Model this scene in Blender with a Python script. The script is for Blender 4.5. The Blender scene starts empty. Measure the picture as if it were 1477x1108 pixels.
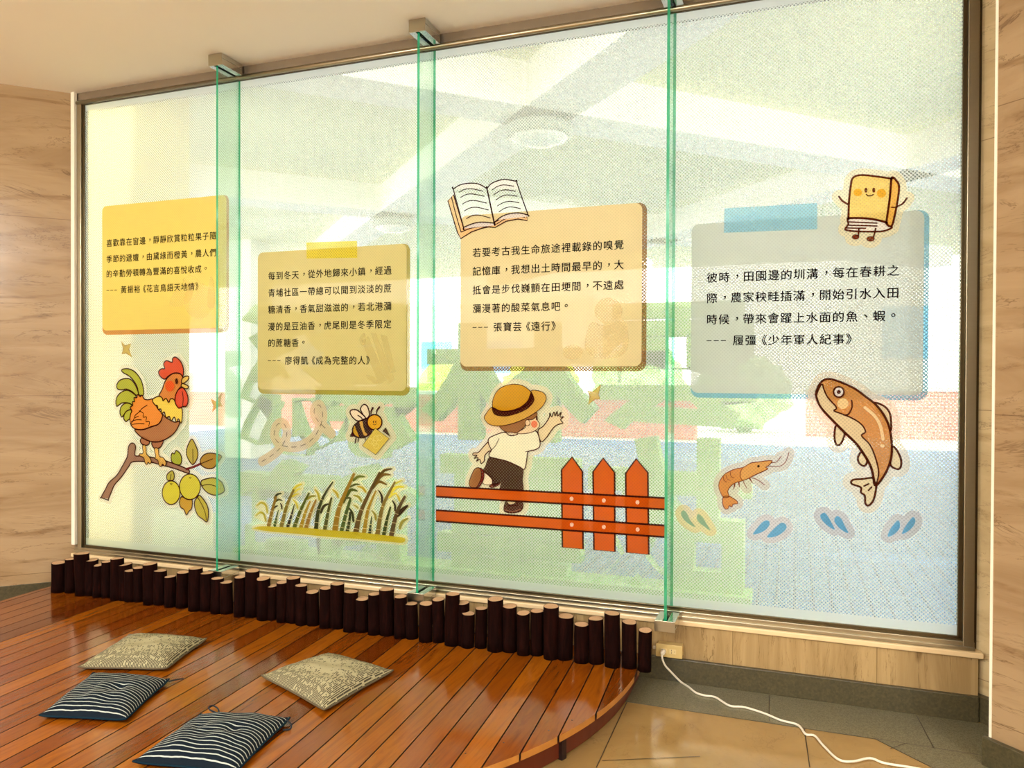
import bpy, bmesh, math, random
import numpy as np
from mathutils import Vector, Matrix, geometry

SC = bpy.context.scene
COL = SC.collection
random.seed(7)

# ---------------------------------------------------------------- camera
IMG_W, IMG_H = 1477, 1108
F_PX, YAW, PITCH, ROLL = 1117.74, 0.3514, -0.0095, 0.0039
CAM = Vector((3.8007, -3.3099, 1.2679))
_f = Vector((-math.sin(YAW) * math.cos(PITCH), math.cos(YAW) * math.cos(PITCH), math.sin(PITCH)))
_r = Vector((math.cos(YAW), math.sin(YAW), 0)); _u = _r.cross(_f)
_c, _s = math.cos(ROLL), math.sin(ROLL)
CR, CU = _c * _r + _s * _u, -_s * _r + _c * _u
cd = bpy.data.cameras.new('camera'); cam = bpy.data.objects.new('camera', cd); COL.objects.link(cam)
cd.sensor_width = 36.0; cd.lens = F_PX / IMG_W * 36.0; cd.clip_start = 0.02; cd.clip_end = 300
M3 = Matrix((CR, CU, -_f)).transposed()
cam.matrix_world = Matrix.Translation(CAM) @ M3.to_4x4()
SC.camera = cam

# ---------------------------------------------------------------- colour management, world, lights
SC.view_settings.view_transform = 'Standard'; SC.view_settings.look = 'None'
SC.view_settings.gamma = 1.0; SC.view_settings.use_curve_mapping = False
SC.view_settings.exposure = 0.0
SC.cycles.use_denoising = True
SC.cycles.max_bounces = 10; SC.cycles.diffuse_bounces = 5; SC.cycles.glossy_bounces = 4
SC.cycles.transmission_bounces = 6; SC.cycles.transparent_max_bounces = 24
SC.cycles.caustics_reflective = False; SC.cycles.caustics_refractive = False
SC.cycles.sample_clamp_indirect = 6.0

W = bpy.data.worlds.new('daylight_sky'); SC.world = W; W.use_nodes = True
bg = W.node_tree.nodes['Background']
bg.inputs[0].default_value = (1.0, 0.98, 0.95, 1); bg.inputs[1].default_value = 8.4

sd = bpy.data.lights.new('sun', 'SUN'); sd.energy = 3.0; sd.angle = 0.02; sd.color = (1.0, .95, .86)
sun = bpy.data.objects.new('sun', sd); COL.objects.link(sun)
sun.rotation_euler = (math.radians(38), math.radians(12), math.radians(-20)); sun.location = (3, 20, 20)

def ceiling_lamp(x, y, w, h, e):
    l = bpy.data.lights.new('ceiling_lamp', 'AREA'); l.shape = 'RECTANGLE'; l.size = w; l.size_y = h
    l.energy = e; l.color = (.90, .95, 1.0)
    o = bpy.data.objects.new('ceiling_lamp', l); COL.objects.link(o); o.location = (x, y, 2.84)
LAMP = 24
for lx in (-1.0, 1.3, 3.6, 5.9):
    for ly in (-3.4, -5.6):
        ceiling_lamp(lx, ly, 1.2, .6, LAMP)
# unseen point lights added below the ceiling to brighten it
for gx, gy in ((-.6, -4.4), (2.35, -4.6), (6.4, -4.4)):
    l = bpy.data.lights.new('ceiling_fill', 'POINT'); l.energy = 205; l.shadow_soft_size = .07; l.color = (.86, .94, 1.0)
    o = bpy.data.objects.new('ceiling_fill', l); COL.objects.link(o); o.location = (gx, gy, 2.42)

# ---------------------------------------------------------------- ray helpers (surveying points onto real planes)
def ray(px, py):
    return CR * ((px - IMG_W / 2) / F_PX) - CU * ((py - IMG_H / 2) / F_PX) + _f
def on_y(px, py, Y):
    d = ray(px, py); return CAM + d * ((Y - CAM.y) / d.y)
def on_z(px, py, Z):
    d = ray(px, py); return CAM + d * ((Z - CAM.z) / d.z)

# ---------------------------------------------------------------- materials
def lin(c):
    return tuple((v / 255 / 12.92 if v / 255 <= .04045 else ((v / 255 + .055) / 1.055) ** 2.4) for v in c)
MATS = {}
class NT:
    def __init__(s, name):
        s.m = bpy.data.materials.new(name); s.m.use_nodes = True
        s.t = s.m.node_tree; s.t.nodes.clear()
        s.out = s.n('ShaderNodeOutputMaterial')
    def n(s, typ, **kw):
        o = s.t.nodes.new(typ)
        for k, v in kw.items():
            if k.startswith('i_'): o.inputs[int(k[2:])].default_value = v
            else: setattr(o, k, v)
        return o
    def l(s, a, b): s.t.links.new(a, b)
    def math(s, op, a, b=None, c=None):
        o = s.n('ShaderNodeMath', operation=op)
        for i, v in enumerate((a, b, c)):
            if v is None: continue
            if isinstance(v, (int, float)): o.inputs[i].default_value = v
            else: s.l(v, o.inputs[i])
        return o.outputs[0]
    def ramp(s, fac, stops):
        o = s.n('ShaderNodeValToRGB'); e = o.color_ramp.elements
        while len(e) > 1: e.remove(e[0])
        e[0].position = stops[0][0]; e[0].color = (*stops[0][1], 1)
        for p, c in stops[1:]:
            k = e.new(p); k.color = (*c, 1)
        s.l(fac, o.inputs[0]); return o.outputs[0]
    def mix(s, fac, a, b, mode='MIX'):
        o = s.n('ShaderNodeMix', data_type='RGBA', blend_type=mode)
        for i, v in ((0, fac), (6, a), (7, b)):
            if isinstance(v, (int, float)): o.inputs[i].default_value = v
            elif isinstance(v, tuple): o.inputs[i].default_value = (*v[:3], 1)
            else: s.l(v, o.inputs[i])
        return o.outputs[2]
    def noise(s, vec, scale, detail=3, rough=.55, dist=0.0):
        o = s.n('ShaderNodeTexNoise'); o.inputs['Scale'].default_value = scale
        o.inputs['Detail'].default_value = detail; o.inputs['Roughness'].default_value = rough
        o.inputs['Distortion'].default_value = dist
        s.l(vec, o.inputs['Vector']); return o.outputs['Fac']
    def mapping(s, vec, rot=(0, 0, 0), scale=(1, 1, 1)):
        o = s.n('ShaderNodeMapping'); o.inputs['Rotation'].default_value = rot; o.inputs['Scale'].default_value = scale
        s.l(vec, o.inputs['Vector']); return o.outputs[0]
    def pos(s): return s.n('ShaderNodeNewGeometry').outputs['Position']
    def obj(s): return s.n('ShaderNodeTexCoord').outputs['Object']
    def uv(s): return s.n('ShaderNodeTexCoord').outputs['UV']
    def sep(s, v):
        o = s.n('ShaderNodeSeparateXYZ'); s.l(v, o.inputs[0]); return o.outputs
    def principled(s, color, rough=.5, metal=0, spec=.5, bump=None, bump_s=.2, coat=0):
        p = s.n('ShaderNodeBsdfPrincipled')
        if isinstance(color, tuple): p.inputs['Base Color'].default_value = (*color[:3], 1)
        else: s.l(color, p.inputs['Base Color'])
        if isinstance(rough, (int, float)): p.inputs['Roughness'].default_value = rough
        else: s.l(rough, p.inputs['Roughness'])
        p.inputs['Metallic'].default_value = metal; p.inputs['Specular IOR Level'].default_value = spec
        p.inputs['Coat Weight'].default_value = coat
        if bump is not None:
            b = s.n('ShaderNodeBump'); b.inputs['Strength'].default_value = bump_s; b.inputs['Distance'].default_value = .01
            s.l(bump, b.inputs['Height']); s.l(b.outputs[0], p.inputs['Normal'])
        s.l(p.outputs[0], s.out.inputs[0]); return s.m

def plain(name, rgb, rough=.5, metal=0, spec=.4, mottle=.06, scale=30):
    if name in MATS: return MATS[name]
    k = NT(name); c = lin(rgb)
    f = k.noise(k.obj(), scale, 3)
    col = k.mix(f, tuple(v * (1 - mottle) for v in c), tuple(min(1, v * (1 + mottle)) for v in c))
    MATS[name] = k.principled(col, rough, metal, spec); return MATS[name]

def holes(k, pitch=.0100, r=.34):
    """perforation mask of the window film from the position on the pane (1 = hole)"""
    x, y, z = k.sep(k.pos())
    a = k.math('DIVIDE', k.math('ADD', x, z), pitch * 1.41421356); b = k.math('DIVIDE', k.math('SUBTRACT', x, z), pitch * 1.41421356)
    fa = k.math('SUBTRACT', k.math('FRACT', a), .5); fb = k.math('SUBTRACT', k.math('FRACT', b), .5)
    d = k.math('SQRT', k.math('ADD', k.math('MULTIPLY', fa, fa), k.math('MULTIPLY', fb, fb)))
    m = k.n('ShaderNodeMapRange'); k.l(d, m.inputs[0])
    m.inputs[1].default_value = r - .03; m.inputs[2].default_value = r + .03
    m.inputs[3].default_value = 1; m.inputs[4].default_value = 0
    return m.outputs[0], z

def film_material():
    k = NT('perforated_film'); h, z = holes(k)
    inside = k.math('MULTIPLY', k.math('GREATER_THAN', z, .338), k.math('LESS_THAN', z, 2.765))
    h = k.math('MULTIPLY', h, inside)
    op = k.math('SUBTRACT', 1.0, k.math('MULTIPLY_ADD', h, .62, .14))      # share of white vinyl
    d = k.n('ShaderNodeBsdfDiffuse'); d.inputs[0].default_value = (.86, .88, .82, 1)
    t = k.n('ShaderNodeBsdfTranslucent'); t.inputs[0].default_value = (.97, .94, .88, 1)
    m = k.n('ShaderNodeMixShader', i_0=.86); k.l(d.outputs[0], m.inputs[1]); k.l(t.outputs[0], m.inputs[2])
    tr = k.n('ShaderNodeBsdfTransparent')
    m2 = k.n('ShaderNodeMixShader'); k.l(op, m2.inputs[0]); k.l(tr.outputs[0], m2.inputs[1]); k.l(m.outputs[0], m2.inputs[2])
    k.l(m2.outputs[0], k.out.inputs[0]); return k.m

def ink(name, rgb, thru=.04, hole=.2):
    """printed vinyl: matt ink, a little light through it, perforated like the film"""
    key = 'ink_' + name
    if key in MATS: return MATS[key]
    k = NT(key); c = lin(rgb); h, z = holes(k)
    f = k.noise(k.pos(), 14, 3)
    col = k.mix(f, tuple(v * .95 for v in c), tuple(min(1, v * 1.05) for v in c))
    d = k.n('ShaderNodeBsdfDiffuse'); k.l(col, d.inputs[0])
    t = k.n('ShaderNodeBsdfTranslucent'); k.l(col, t.inputs[0])
    m = k.n('ShaderNodeMixShader', i_0=.42); k.l(d.outputs[0], m.inputs[1]); k.l(t.outputs[0], m.inputs[2])
    tr = k.n('ShaderNodeBsdfTransparent')
    op = k.math('SUBTRACT', 1.0, k.math('MULTIPLY_ADD', h, hole, thru))
    m2 = k.n('ShaderNodeMixShader'); k.l(op, m2.inputs[0]); k.l(tr.outputs[0], m2.inputs[1]); k.l(m.outputs[0], m2.inputs[2])
    k.l(m2.outputs[0], k.out.inputs[0]); MATS[key] = k.m; return k.m

def glass(name, tint, gloss=1.0, refl_scale=1.0):
    k = NT(name); fr = k.n('ShaderNodeFresnel'); fr.inputs[0].default_value = 1.45
    fac = k.math('MULTIPLY', fr.outputs[0], refl_scale)
    tr = k.n('ShaderNodeBsdfTransparent'); tr.inputs[0].default_value = (*tint, 1)
    g = k.n('ShaderNodeBsdfGlossy'); g.inputs['Roughness'].default_value = .01
    m = k.n('ShaderNodeMixShader'); k.l(fac, m.inputs[0]); k.l(tr.outputs[0], m.inputs[1]); k.l(g.outputs[0], m.inputs[2])
    k.l(m.outputs[0], k.out.inputs[0]); return k.m

def edge_glass():
    k = NT('green_glass_edge')
    d = k.n('ShaderNodeBsdfDiffuse'); d.inputs[0].default_value = (*lin((22, 150, 104)), 1)
    t = k.n('ShaderNodeBsdfTransparent'); t.inputs[0].default_value = (.30, .90, .64, 1)
    m = k.n('ShaderNodeMixShader', i_0=.32); k.l(d.outputs[0], m.inputs[1]); k.l(t.outputs[0], m.inputs[2])
    g = k.n('ShaderNodeBsdfGlossy'); g.inputs['Roughness'].default_value = .08
    m2 = k.n('ShaderNodeMixShader', i_0=.06); k.l(m.outputs[0], m2.inputs[1]); k.l(g.outputs[0], m2.inputs[2])
    k.l(m2.outputs[0], k.out.inputs[0]); return k.m

def marble(name, base, vein, dark, rot=(0, 0, 0), stretch=(1, 1, 1), slab=None, rough=.16, vscale=2.2, amount=1.0, slab_h=1.06, off=(.09, 0)):
    """polished stone slabs: noise-warped bands for veins; slab joints as thin lines (vertical pitch slab, courses slab_h)"""
    k = NT(name); p = k.obj(); b, v, dk = lin(base), lin(vein), lin(dark)
    q = k.mapping(p, rot, stretch)
    f = k.noise(q, vscale, 5, .6, 1.2)
    fine = k.noise(q, vscale * 3.1, 4, .6, .8)
    col = k.ramp(f, [(0.0, tuple(x * .97 for x in b)), (.40, b), (.58, tuple((x * .6 + y * .4) for x, y in zip(b, v))), (.72, b), (1, tuple(min(1, x * 1.05) for x in b))])
    wv = k.n('ShaderNodeTexWave', wave_type='BANDS', bands_direction='Z'); wv.inputs['Scale'].default_value = .9
    wv.inputs['Distortion'].default_value = 7.0; wv.inputs['Detail'].default_value = 4; wv.inputs['Detail Scale'].default_value = 1.1
    k.l(q, wv.inputs['Vector'])
    line = k.ramp(wv.outputs['Fac'], [(0, (0, 0, 0)), (.93, (0, 0, 0)), (.985, (1, 1, 1)), (1, (1, 1, 1))])
    gate = k.ramp(fine, [(.42, (0, 0, 0)), (.62, (1, 1, 1))])
    lf = k.math('MULTIPLY', k.math('MULTIPLY', line, gate), .55 * amount)
    col = k.mix(lf, col, v)
    thin = k.ramp(k.noise(q, vscale * 1.7, 6, .7, 1.5), [(.485, (0, 0, 0)), (.5, (1, 1, 1)), (.515, (0, 0, 0))])
    col = k.mix(k.math('MULTIPLY', k.math('MULTIPLY', thin, gate), .6 * amount), col, dk)
    if slab:
        x, y, z = k.sep(p)
        def joint(c, pitch, o, w):
            r = k.math('ABSOLUTE', k.math('SUBTRACT', k.math('FRACT', k.math('ADD', k.math('DIVIDE', c, pitch), .5 - o / pitch)), .5))
            return k.math('LESS_THAN', r, w / pitch)
        j = joint(z, slab_h, off[0], .0016)
        if slab > 0:
            j = k.math('MAXIMUM', j, joint(x, slab, off[1], .0016))
        col = k.mix(k.math('MULTIPLY', j, .55), col, dk)
    rr = k.math('MULTIPLY_ADD', fine, .1, rough - .05)
    return k.principled(col, rr, 0, .45)

def granite(name, c1, c2, rough=.3, sc=160):
    k = NT(name); p = k.obj()
    vo = k.n('ShaderNodeTexVoronoi'); vo.inputs['Scale'].default_value = sc; k.l(p, vo.inputs['Vector'])
    a = k.noise(p, sc * .8, 4, .7); g = k.mix(a, lin(c1), lin(c2))
    g = k.mix(k.math('MULTIPLY', k.sep(vo.outputs['Color'])[0], .35), g, lin((25, 22, 18)))
    return k.principled(g, rough, 0, .4)

def deck_wood():
    k = NT('varnished_deck_boards')
    at = k.n('ShaderNodeAttribute', attribute_name='board'); rnd = at.outputs['Fac']
    x, y, z = k.sep(k.obj())
    cb = k.n('ShaderNodeCombineXYZ')
    k.l(k.math('MULTIPLY_ADD', rnd, 31.0, k.math('MULTIPLY', x, 22.0)), cb.inputs[0]); k.l(k.math('MULTIPLY_ADD', rnd, 17.0, k.math('MULTIPLY', y, 1.6)), cb.inputs[1])
    g1 = k.noise(cb.outputs[0], 1.0, 5, .62, 1.6); g2 = k.noise(cb.outputs[0], 4.5, 4, .6, .4)
    base = k.ramp(rnd, [(0, lin((98, 42, 4))), (.3, lin((146, 76, 8))), (.55, lin((120, 56, 5))), (.8, lin((164, 92, 14))), (1, lin((128, 58, 5)))])
    grain = k.ramp(g1, [(.3, (.62, .55, .5)), (.5, (1, 1, 1)), (.62, (.78, .7, .62)), (.75, (1.08, 1.05, 1))])
    col = k.mix(1.0, base, grain, 'MULTIPLY')
    col = k.mix(k.math('MULTIPLY', g2, .25), col, lin((92, 34, 6)))
    rough = k.math('MULTIPLY_ADD', k.noise(k.obj(), 7, 3), .16, .05)
    return k.principled(col, rough, 0, .42, bump=g2, bump_s=.05, coat=.12)

def bark():
    k = NT('dark_log_bark'); p = k.mapping(k.obj(), (0, 0, 0), (60, 60, 9))
    f = k.noise(p, 1.0, 5, .65, .6)
    col = k.ramp(f, [(.25, lin((9, 3, 2))), (.55, lin((25, 7, 4))), (.74, lin((38, 12, 7))), (.86, lin((80, 42, 26)))])
    return k.principled(col, .85, 0, .04, bump=f, bump_s=.3)

def cut_end():
    k = NT('sawn_log_end'); tc = k.n('ShaderNodeTexCoord').outputs['Object']
    at = k.n('ShaderNodeAttribute', attribute_name='radial'); r = at.outputs['Fac']
    w = k.math('SINE', k.math('MULTIPLY_ADD', k.noise(tc, 60, 2), 3.0, k.math('MULTIPLY', r, 34)))
    col = k.ramp(k.math('MULTIPLY_ADD', w, .5, .5), [(0, lin((176, 134, 96))), (1, lin((206, 168, 128)))])
    col = k.mix(k.math('GREATER_THAN', r, .93), col, lin((60, 24, 14)))
    return k.principled(col, .8, 0, .2)

def navy_stripe():
    k = NT('navy_striped_cotton'); u, v, _ = k.sep(k.uv())
    wob = k.math('MULTIPLY_ADD', k.noise(k.uv(), 5, 2), .03, v)
    s = k.math('FRACT', k.math('MULTIPLY', wob, 21))
    m = k.math('LESS_THAN', s, .21)
    weave = k.noise(k.uv(), 260, 2)
    dark = k.mix(weave, lin((10, 16, 22)), lin((24, 34, 42)))
    col = k.mix(m, dark, lin((176, 180, 168)))
    return k.principled(col, .9, 0, .1, bump=weave, bump_s=.15)

def teal_cloth():
    k = NT('dark_teal_cotton'); w = k.noise(k.uv(), 220, 2)
    return k.principled(k.mix(w, lin((8, 24, 32)), lin((16, 42, 54))), .9, 0, .1)

def beige_weave():
    k = NT('beige_slub_weave'); u, v, _ = k.sep(k.uv())
    vec = k.n('ShaderNodeCombineXYZ'); k.l(k.math('MULTIPLY', u, 13), vec.inputs[0]); k.l(k.math('FLOOR', k.math('MULTIPLY', v, 56)), vec.inputs[1])
    n = k.noise(vec.outputs[0], 1.0, 3, .7)
    edge = k.math('MAXIMUM', k.math('ABSOLUTE', k.math('SUBTRACT', u, .5)), k.math('MULTIPLY', k.math('ABSOLUTE', k.math('SUBTRACT', v, .5)), .9))
    thr = k.math('MULTIPLY_ADD', edge, -.36, .60)
    dash = k.math('GREATER_THAN', n, thr)
    row = k.math('GREATER_THAN', k.math('FRACT', k.math('MULTIPLY', v, 56)), .42)
    dk = k.math('MULTIPLY', k.math('MULTIPLY', dash, row), .85)
    w = k.noise(k.uv(), 180, 2)
    base = k.mix(w, lin((146, 136, 100)), lin((184, 174, 136)))
    col = k.mix(dk, base, lin((28, 22, 20)))
    return k.principled(col, .95, 0, .08, bump=w, bump_s=.2)

def terrace_tiles():
    k = NT('sky_tinted_terrace_tiles'); x, y, z = k.sep(k.obj())
    def joint(c, pitch):
        r = k.math('ABSOLUTE', k.math('SUBTRACT', k.math('FRACT', k.math('DIVIDE', c, pitch)), .5))
        return k.math('GREATER_THAN', r, .5 - .006 / pitch)
    j = k.math('MAXIMUM', joint(x, .10), joint(y, .10))
    n = k.noise(k.obj(), 9, 4)
    col = k.mix(n, lin((66, 106, 158)), lin((88, 128, 176)))  # blue of the reflected sky is painted into the tile colour
    col = k.mix(j, col, lin((26, 46, 90)))
    return k.principled(col, .6, 0, .2)

def brick_wall():
    k = NT('red_brick'); b = k.n('ShaderNodeTexBrick'); b.inputs['Scale'].default_value = 4.0
    b.inputs['Color1'].default_value = (*lin((206, 92, 76)), 1); b.inputs['Color2'].default_value = (*lin((222, 120, 100)), 1)
    b.inputs['Mortar'].default_value = (*lin((210, 190, 176)), 1)
    k.l(k.mapping(k.obj(), (math.pi / 2, 0, 0)), b.inputs['Vector'])
    return k.principled(b.outputs[0], .8, 0, .2)

def leaves_mat(name, c1, c2):
    k = NT(name); n = k.noise(k.obj(), 22, 4, .7)
    return k.principled(k.mix(n, lin(c1), lin(c2)), .7, 0, .2)

def floor_marble():
    return marble('beige_floor_marble', (164, 130, 78), (136, 104, 58), (120, 92, 52), (0, 0, .7), (1, 1, 1), None, .12, 1.6, .8)

def ceiling_paint():
    k = NT('cream_ceiling_paint'); n = k.noise(k.obj(), 1.3, 3); f2 = k.noise(k.obj(), 60, 2)
    return k.principled(k.mix(n, lin((242, 234, 222)), lin((246, 240, 230))), .75, 0, .2, bump=f2, bump_s=.02)

def steel(name, rgb, rough=.25):
    k = NT(name); c = lin(rgb); n = k.noise(k.mapping(k.obj(), (0, 0, 0), (2, 80, 80)), 3, 3)
    return k.principled(k.mix(n, tuple(v * .9 for v in c), c), rough, 1.0, .5)

FILM = film_material()
PANE = glass('window_glass', (.975, .988, .955), 1.0, .5)
FIN_FACE = glass('green_tinted_glass', (.90, .985, .93), 1.0, .35)
FIN_EDGE = edge_glass()
WALL_M = marble('tan_wall_marble', (164, 136, 100), (112, 80, 46), (80, 54, 32), (0, math.radians(-26), 0), (.5, 1, 2.3), -1, .14, 1.6, 1.1, 1.0, (.15, 0))
RET_M = marble('grey_beige_marble', (206, 182, 136), (160, 132, 84), (92, 66, 38), (0, math.radians(14), 0), (.5, .5, 1.6), -1, .14, 2.4, .9, 1.0, (.15, 0))
SILL_M = marble('cream_sill_marble', (176, 146, 98), (104, 76, 38), (84, 62, 30), (0, 0, 0), (3.2, 1, .35), .535, .2, 2.2, 1.3, 9.0, (4, .355))
FLOOR_M = floor_marble()
BORDER_M = granite('grey_floor_border', (112, 104, 78), (130, 122, 94), .22, 300)
GRAN_M = granite('dark_granite', (98, 88, 58), (50, 44, 28), .35, 130)
CEIL_M = ceiling_paint()
STEEL = steel('brushed_steel', (176, 164, 138), .3)
STEEL_D = steel('dark_steel', (96, 84, 62), .3)
CHROME = steel('polished_steel', (214, 212, 204), .12)
BRONZE = plain('brown_metal_band', (150, 134, 112), .25, .6, .5)
WHITE_EDGE = plain('cream_edge_trim', (238, 228, 204), .4)
DECK_M = deck_wood()
FASCIA_M = plain('dark_red_fascia', (92, 36, 18), .4, 0, .4, .2, 12)
TRIM_M = plain('worn_board_edge', (176, 116, 50), .4, 0, .4, .25, 25)
POST_M = plain('black_brown_timber', (38, 16, 10), .6)
BARK_M, END_M = bark(), cut_end()
NAVY_M, TEAL_M, BEIGE_M = navy_stripe(), teal_cloth(), beige_weave()
CORD_M = plain('white_plastic_cord', (232, 220, 196), .4)
PLATE_M = plain('ivory_plastic', (206, 176, 112), .4)
SLOT_M = plain('black_slot', (24, 18, 12), .6)

# ---------------------------------------------------------------- object helpers
def tag(o, label=None, cat=None, group=None, kind=None):
    if label: o['label'] = label
    if cat: o['category'] = cat
    if group: o['group'] = group
    if kind: o['kind'] = kind
    return o
def thing(name, loc, label, cat, group=None):
    o = bpy.data.objects.new(name, None); COL.objects.link(o); o.location = loc
    o.empty_display_size = .05
    return tag(o, label, cat, group)
def link(name, me, parent=None):
    o = bpy.data.objects.new(name, me); COL.objects.link(o)
    if parent is not None:
        o.parent = parent
        l = Vector((0, 0, 0)) if parent.parent else Vector(parent.location)
        o.matrix_parent_inverse = Matrix.Translation(-l)
    return o
class MB:
    """collects geometry for ONE mesh object, several materials"""
    def __init__(s): s.v, s.f, s.mi, s.mats, s.smooth, s.uvs = [], [], [], [], [], {}
    def mat(s, m):
        if m not in s.mats: s.mats.append(m)
        return s.mats.index(m)
    def add(s, vs, fs, m, smooth=False):
        o = len(s.v); i = s.mat(m); s.v += [tuple(x) for x in vs]
        for f in fs: s.f.append(tuple(o + k for k in f)); s.mi.append(i); s.smooth.append(smooth)
        return o
    def box(s, lo, hi, m, frame=None):
        x0, y0, z0 = lo; x1, y1, z1 = hi
        vs = [Vector(p) for p in ((x0, y0, z0), (x1, y0, z0), (x1, y1, z0), (x0, y1, z0), (x0, y0, z1), (x1, y0, z1), (x1, y1, z1), (x0, y1, z1))]
        if frame is not None: vs = [frame @ v for v in vs]
        s.add(vs, [(3, 2, 1, 0), (4, 5, 6, 7), (0, 1, 5, 4), (1, 2, 6, 5), (2, 3, 7, 6), (3, 0, 4, 7)], m)
    def prism(s, poly, z0, z1, m, mside=None):
        n = len(poly); a = s.add([(p[0], p[1], z0) for p in poly] + [(p[0], p[1], z1) for p in poly], [], m)
        i = s.mat(m); j = s.mat(mside or m)
        s.f.append(tuple(a + n + k for k in range(n))); s.mi.append(i); s.smooth.append(False)
        s.f.append(tuple(a + n - 1 - k for k in range(n))); s.mi.append(j); s.smooth.append(False)
        for k in range(n):
            q = (k + 1) % n; s.f.append((a + k, a + q, a + n + q, a + n + k)); s.mi.append(j); s.smooth.append(False)
    def tube(s, pts, r, m, seg=10, closed=False):
        pts = [Vector(p) for p in pts]; n = len(pts); vs = []
        up = Vector((0, 0, 1))
        for i, p in enumerate(pts):
            a = pts[i - 1] if i else (pts[-1] if closed else p); b = pts[(i + 1) % n] if (i < n - 1 or closed) else p
            t = (b - a).normalized(); side = t.cross(up)
            if side.length < 1e-3: side = t.cross(Vector((1, 0, 0)))
            side.normalize(); w = side.cross(t)
            rr = r[i] if isinstance(r, (list, tuple)) else r
            for k in range(seg):
                an = 2 * math.pi * k / seg; vs.append(p + (side * math.cos(an) + w * math.sin(an)) * rr)
        fs = []
        for i in range(n if closed else n - 1):
            for k in range(seg):
                a, b = i * seg, ((i + 1) % n) * seg; q = (k + 1) % seg
                fs.append((a + k, a + q, b + q, b + k))
        if not closed: fs += [tuple(reversed(range(seg))), tuple((n - 1) * seg + k for k in range(seg))]
        s.add(vs, fs, m, True)
    def lathe(s, prof, c, m, seg=32, smooth=True):
        vs = []; n = len(prof)
        for r, z in prof:
            for k in range(seg):
                a = 2 * math.pi * k / seg; vs.append((c[0] + r * math.cos(a), c[1] + r * math.sin(a), c[2] + z))
        fs = [(i * seg + k, i * seg + (k + 1) % seg, (i + 1) * seg + (k + 1) % seg, (i + 1) * seg + k) for i in range(n - 1) for k in range(seg)]
        fs += [tuple(reversed(range(seg))), tuple((n - 1) * seg + k for k in range(seg))]
        s.add(vs, fs, m, smooth)
    def build(s, name, parent=None, bevel=0):
        me = bpy.data.meshes.new(name); me.from_pydata(s.v, [], s.f)
        for m in s.mats: me.materials.append(m)
        for p, i, sm in zip(me.polygons, s.mi, s.smooth): p.material_index = i; p.use_smooth = sm
        me.update()
        o = link(name, me, parent)
        if bevel:
            b = o.modifiers.new('bevel', 'BEVEL'); b.width = bevel; b.segments = 2; b.limit_method = 'ANGLE'; b.angle_limit = .7
        return o
def struct(mb, name, label=None, bevel=0):
    o = mb.build(name, None, bevel); o['kind'] = 'structure'
    if label: o['label'] = label
    return o
def frame2(origin, d):
    """local x along d (horizontal), y to its left, z up"""
    dx = Vector((d[0], d[1], 0)).normalized(); dy = Vector((-dx.y, dx.x, 0))
    m = Matrix((dx, dy, Vector((0, 0, 1)))).transposed().to_4x4(); m.translation = Vector(origin); return m

GB, GT, CE = .30, 2.80, 2.87            # glass bottom, glass top, ceiling
XL, XR = 0.0, 4.376
FX = [1.0724, 2.1945, 3.3119]           # glass fins
Q = math.sqrt(.5)

# ================================================================ ROOM SHELL
A, B_, C_, D_, E_, F_ = (-.06, .0), (-3.26, -3.2), (-3.26, -7.2), (7.64, -7.2), (7.64, -3.2), (4.44, .0)
mb = MB(); mb.prism([(-.2, .0), B_, C_, D_, E_, (4.6, .0)][::-1][::-1], -.12, 0, FLOOR_M)
fl = struct(mb, 'floor', 'polished beige marble floor')
mb = MB(); mb.prism([(-.3, .1), (-3.4, -3.2), (-3.4, -7.3), (7.8, -7.3), (7.8, -3.2), (4.7, .1)], CE, CE + .14, CEIL_M)
struct(mb, 'ceiling', 'smooth cream painted ceiling')
# left splayed wall: local x runs from the corner into the room
def splay(name, origin, d, L, sgn, m, z0, z1, y0=0.0, t=.16):
    fr = frame2(origin, d); mb = MB()
    lo, hi = (0, y0, z0), (L, y0 + t * sgn, z1)
    mb.box((lo[0], min(lo[1], hi[1]), z0), (L, max(lo[1], hi[1]), z1), m)
    o = mb.build(name); o.matrix_world = fr; o['kind'] = 'structure'; return o
splay('wall_left', A + (0,), (-Q, -Q), 4.6, -1, WALL_M, 0, CE)
splay('wall_right', (4.44, 0, 0), (Q, -Q), 4.6, 1, RET_M, 0, CE)
mb = MB(); mb.box((-3.42, -7.2, 0), (-3.26, -3.1, CE), CEIL_M); struct(mb, 'wall_far_left')
mb = MB(); mb.box((7.64, -7.2, 0), (7.8, -3.1, CE), CEIL_M); struct(mb, 'wall_far_right')
mb = MB(); mb.box((-3.42, -7.36, 0), (7.8, -7.2, CE), CEIL_M); struct(mb, 'wall_back')
# skirtings of the splayed walls
splay('baseboard_left', A + (0,), (-Q, -Q), 4.5, 1, GRAN_M, 0, .095, 0, .012)
splay('baseboard_return', (4.44, 0, 0), (Q, -Q), .5, -1, GRAN_M, 0, .095, 0, .03)
# pier standing proud of the right wall
pk = Vector((4.404, -.399, 0)); fr = frame2(pk, (Q, -Q))
mb = MB(); mb.box((0, 0, 0), (2.2, .30, CE), WALL_M); mb.box((-.002, -.003, .095), (.006, .006, CE), WHITE_EDGE)
o = mb.build('wall_pier'); o.matrix_world = fr; o['kind'] = 'structure'; o['label'] = 'tan marble pier at the right edge'
mb = MB(); mb.box((-.015, -.02, 0), (2.2, .0, .095), GRAN_M); mb.box((-.015, 0, 0), (0, .30, .095), GRAN_M)
o = mb.build('baseboard_pier', bevel=.003); o.matrix_world = fr; o['kind'] = 'structure'

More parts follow.
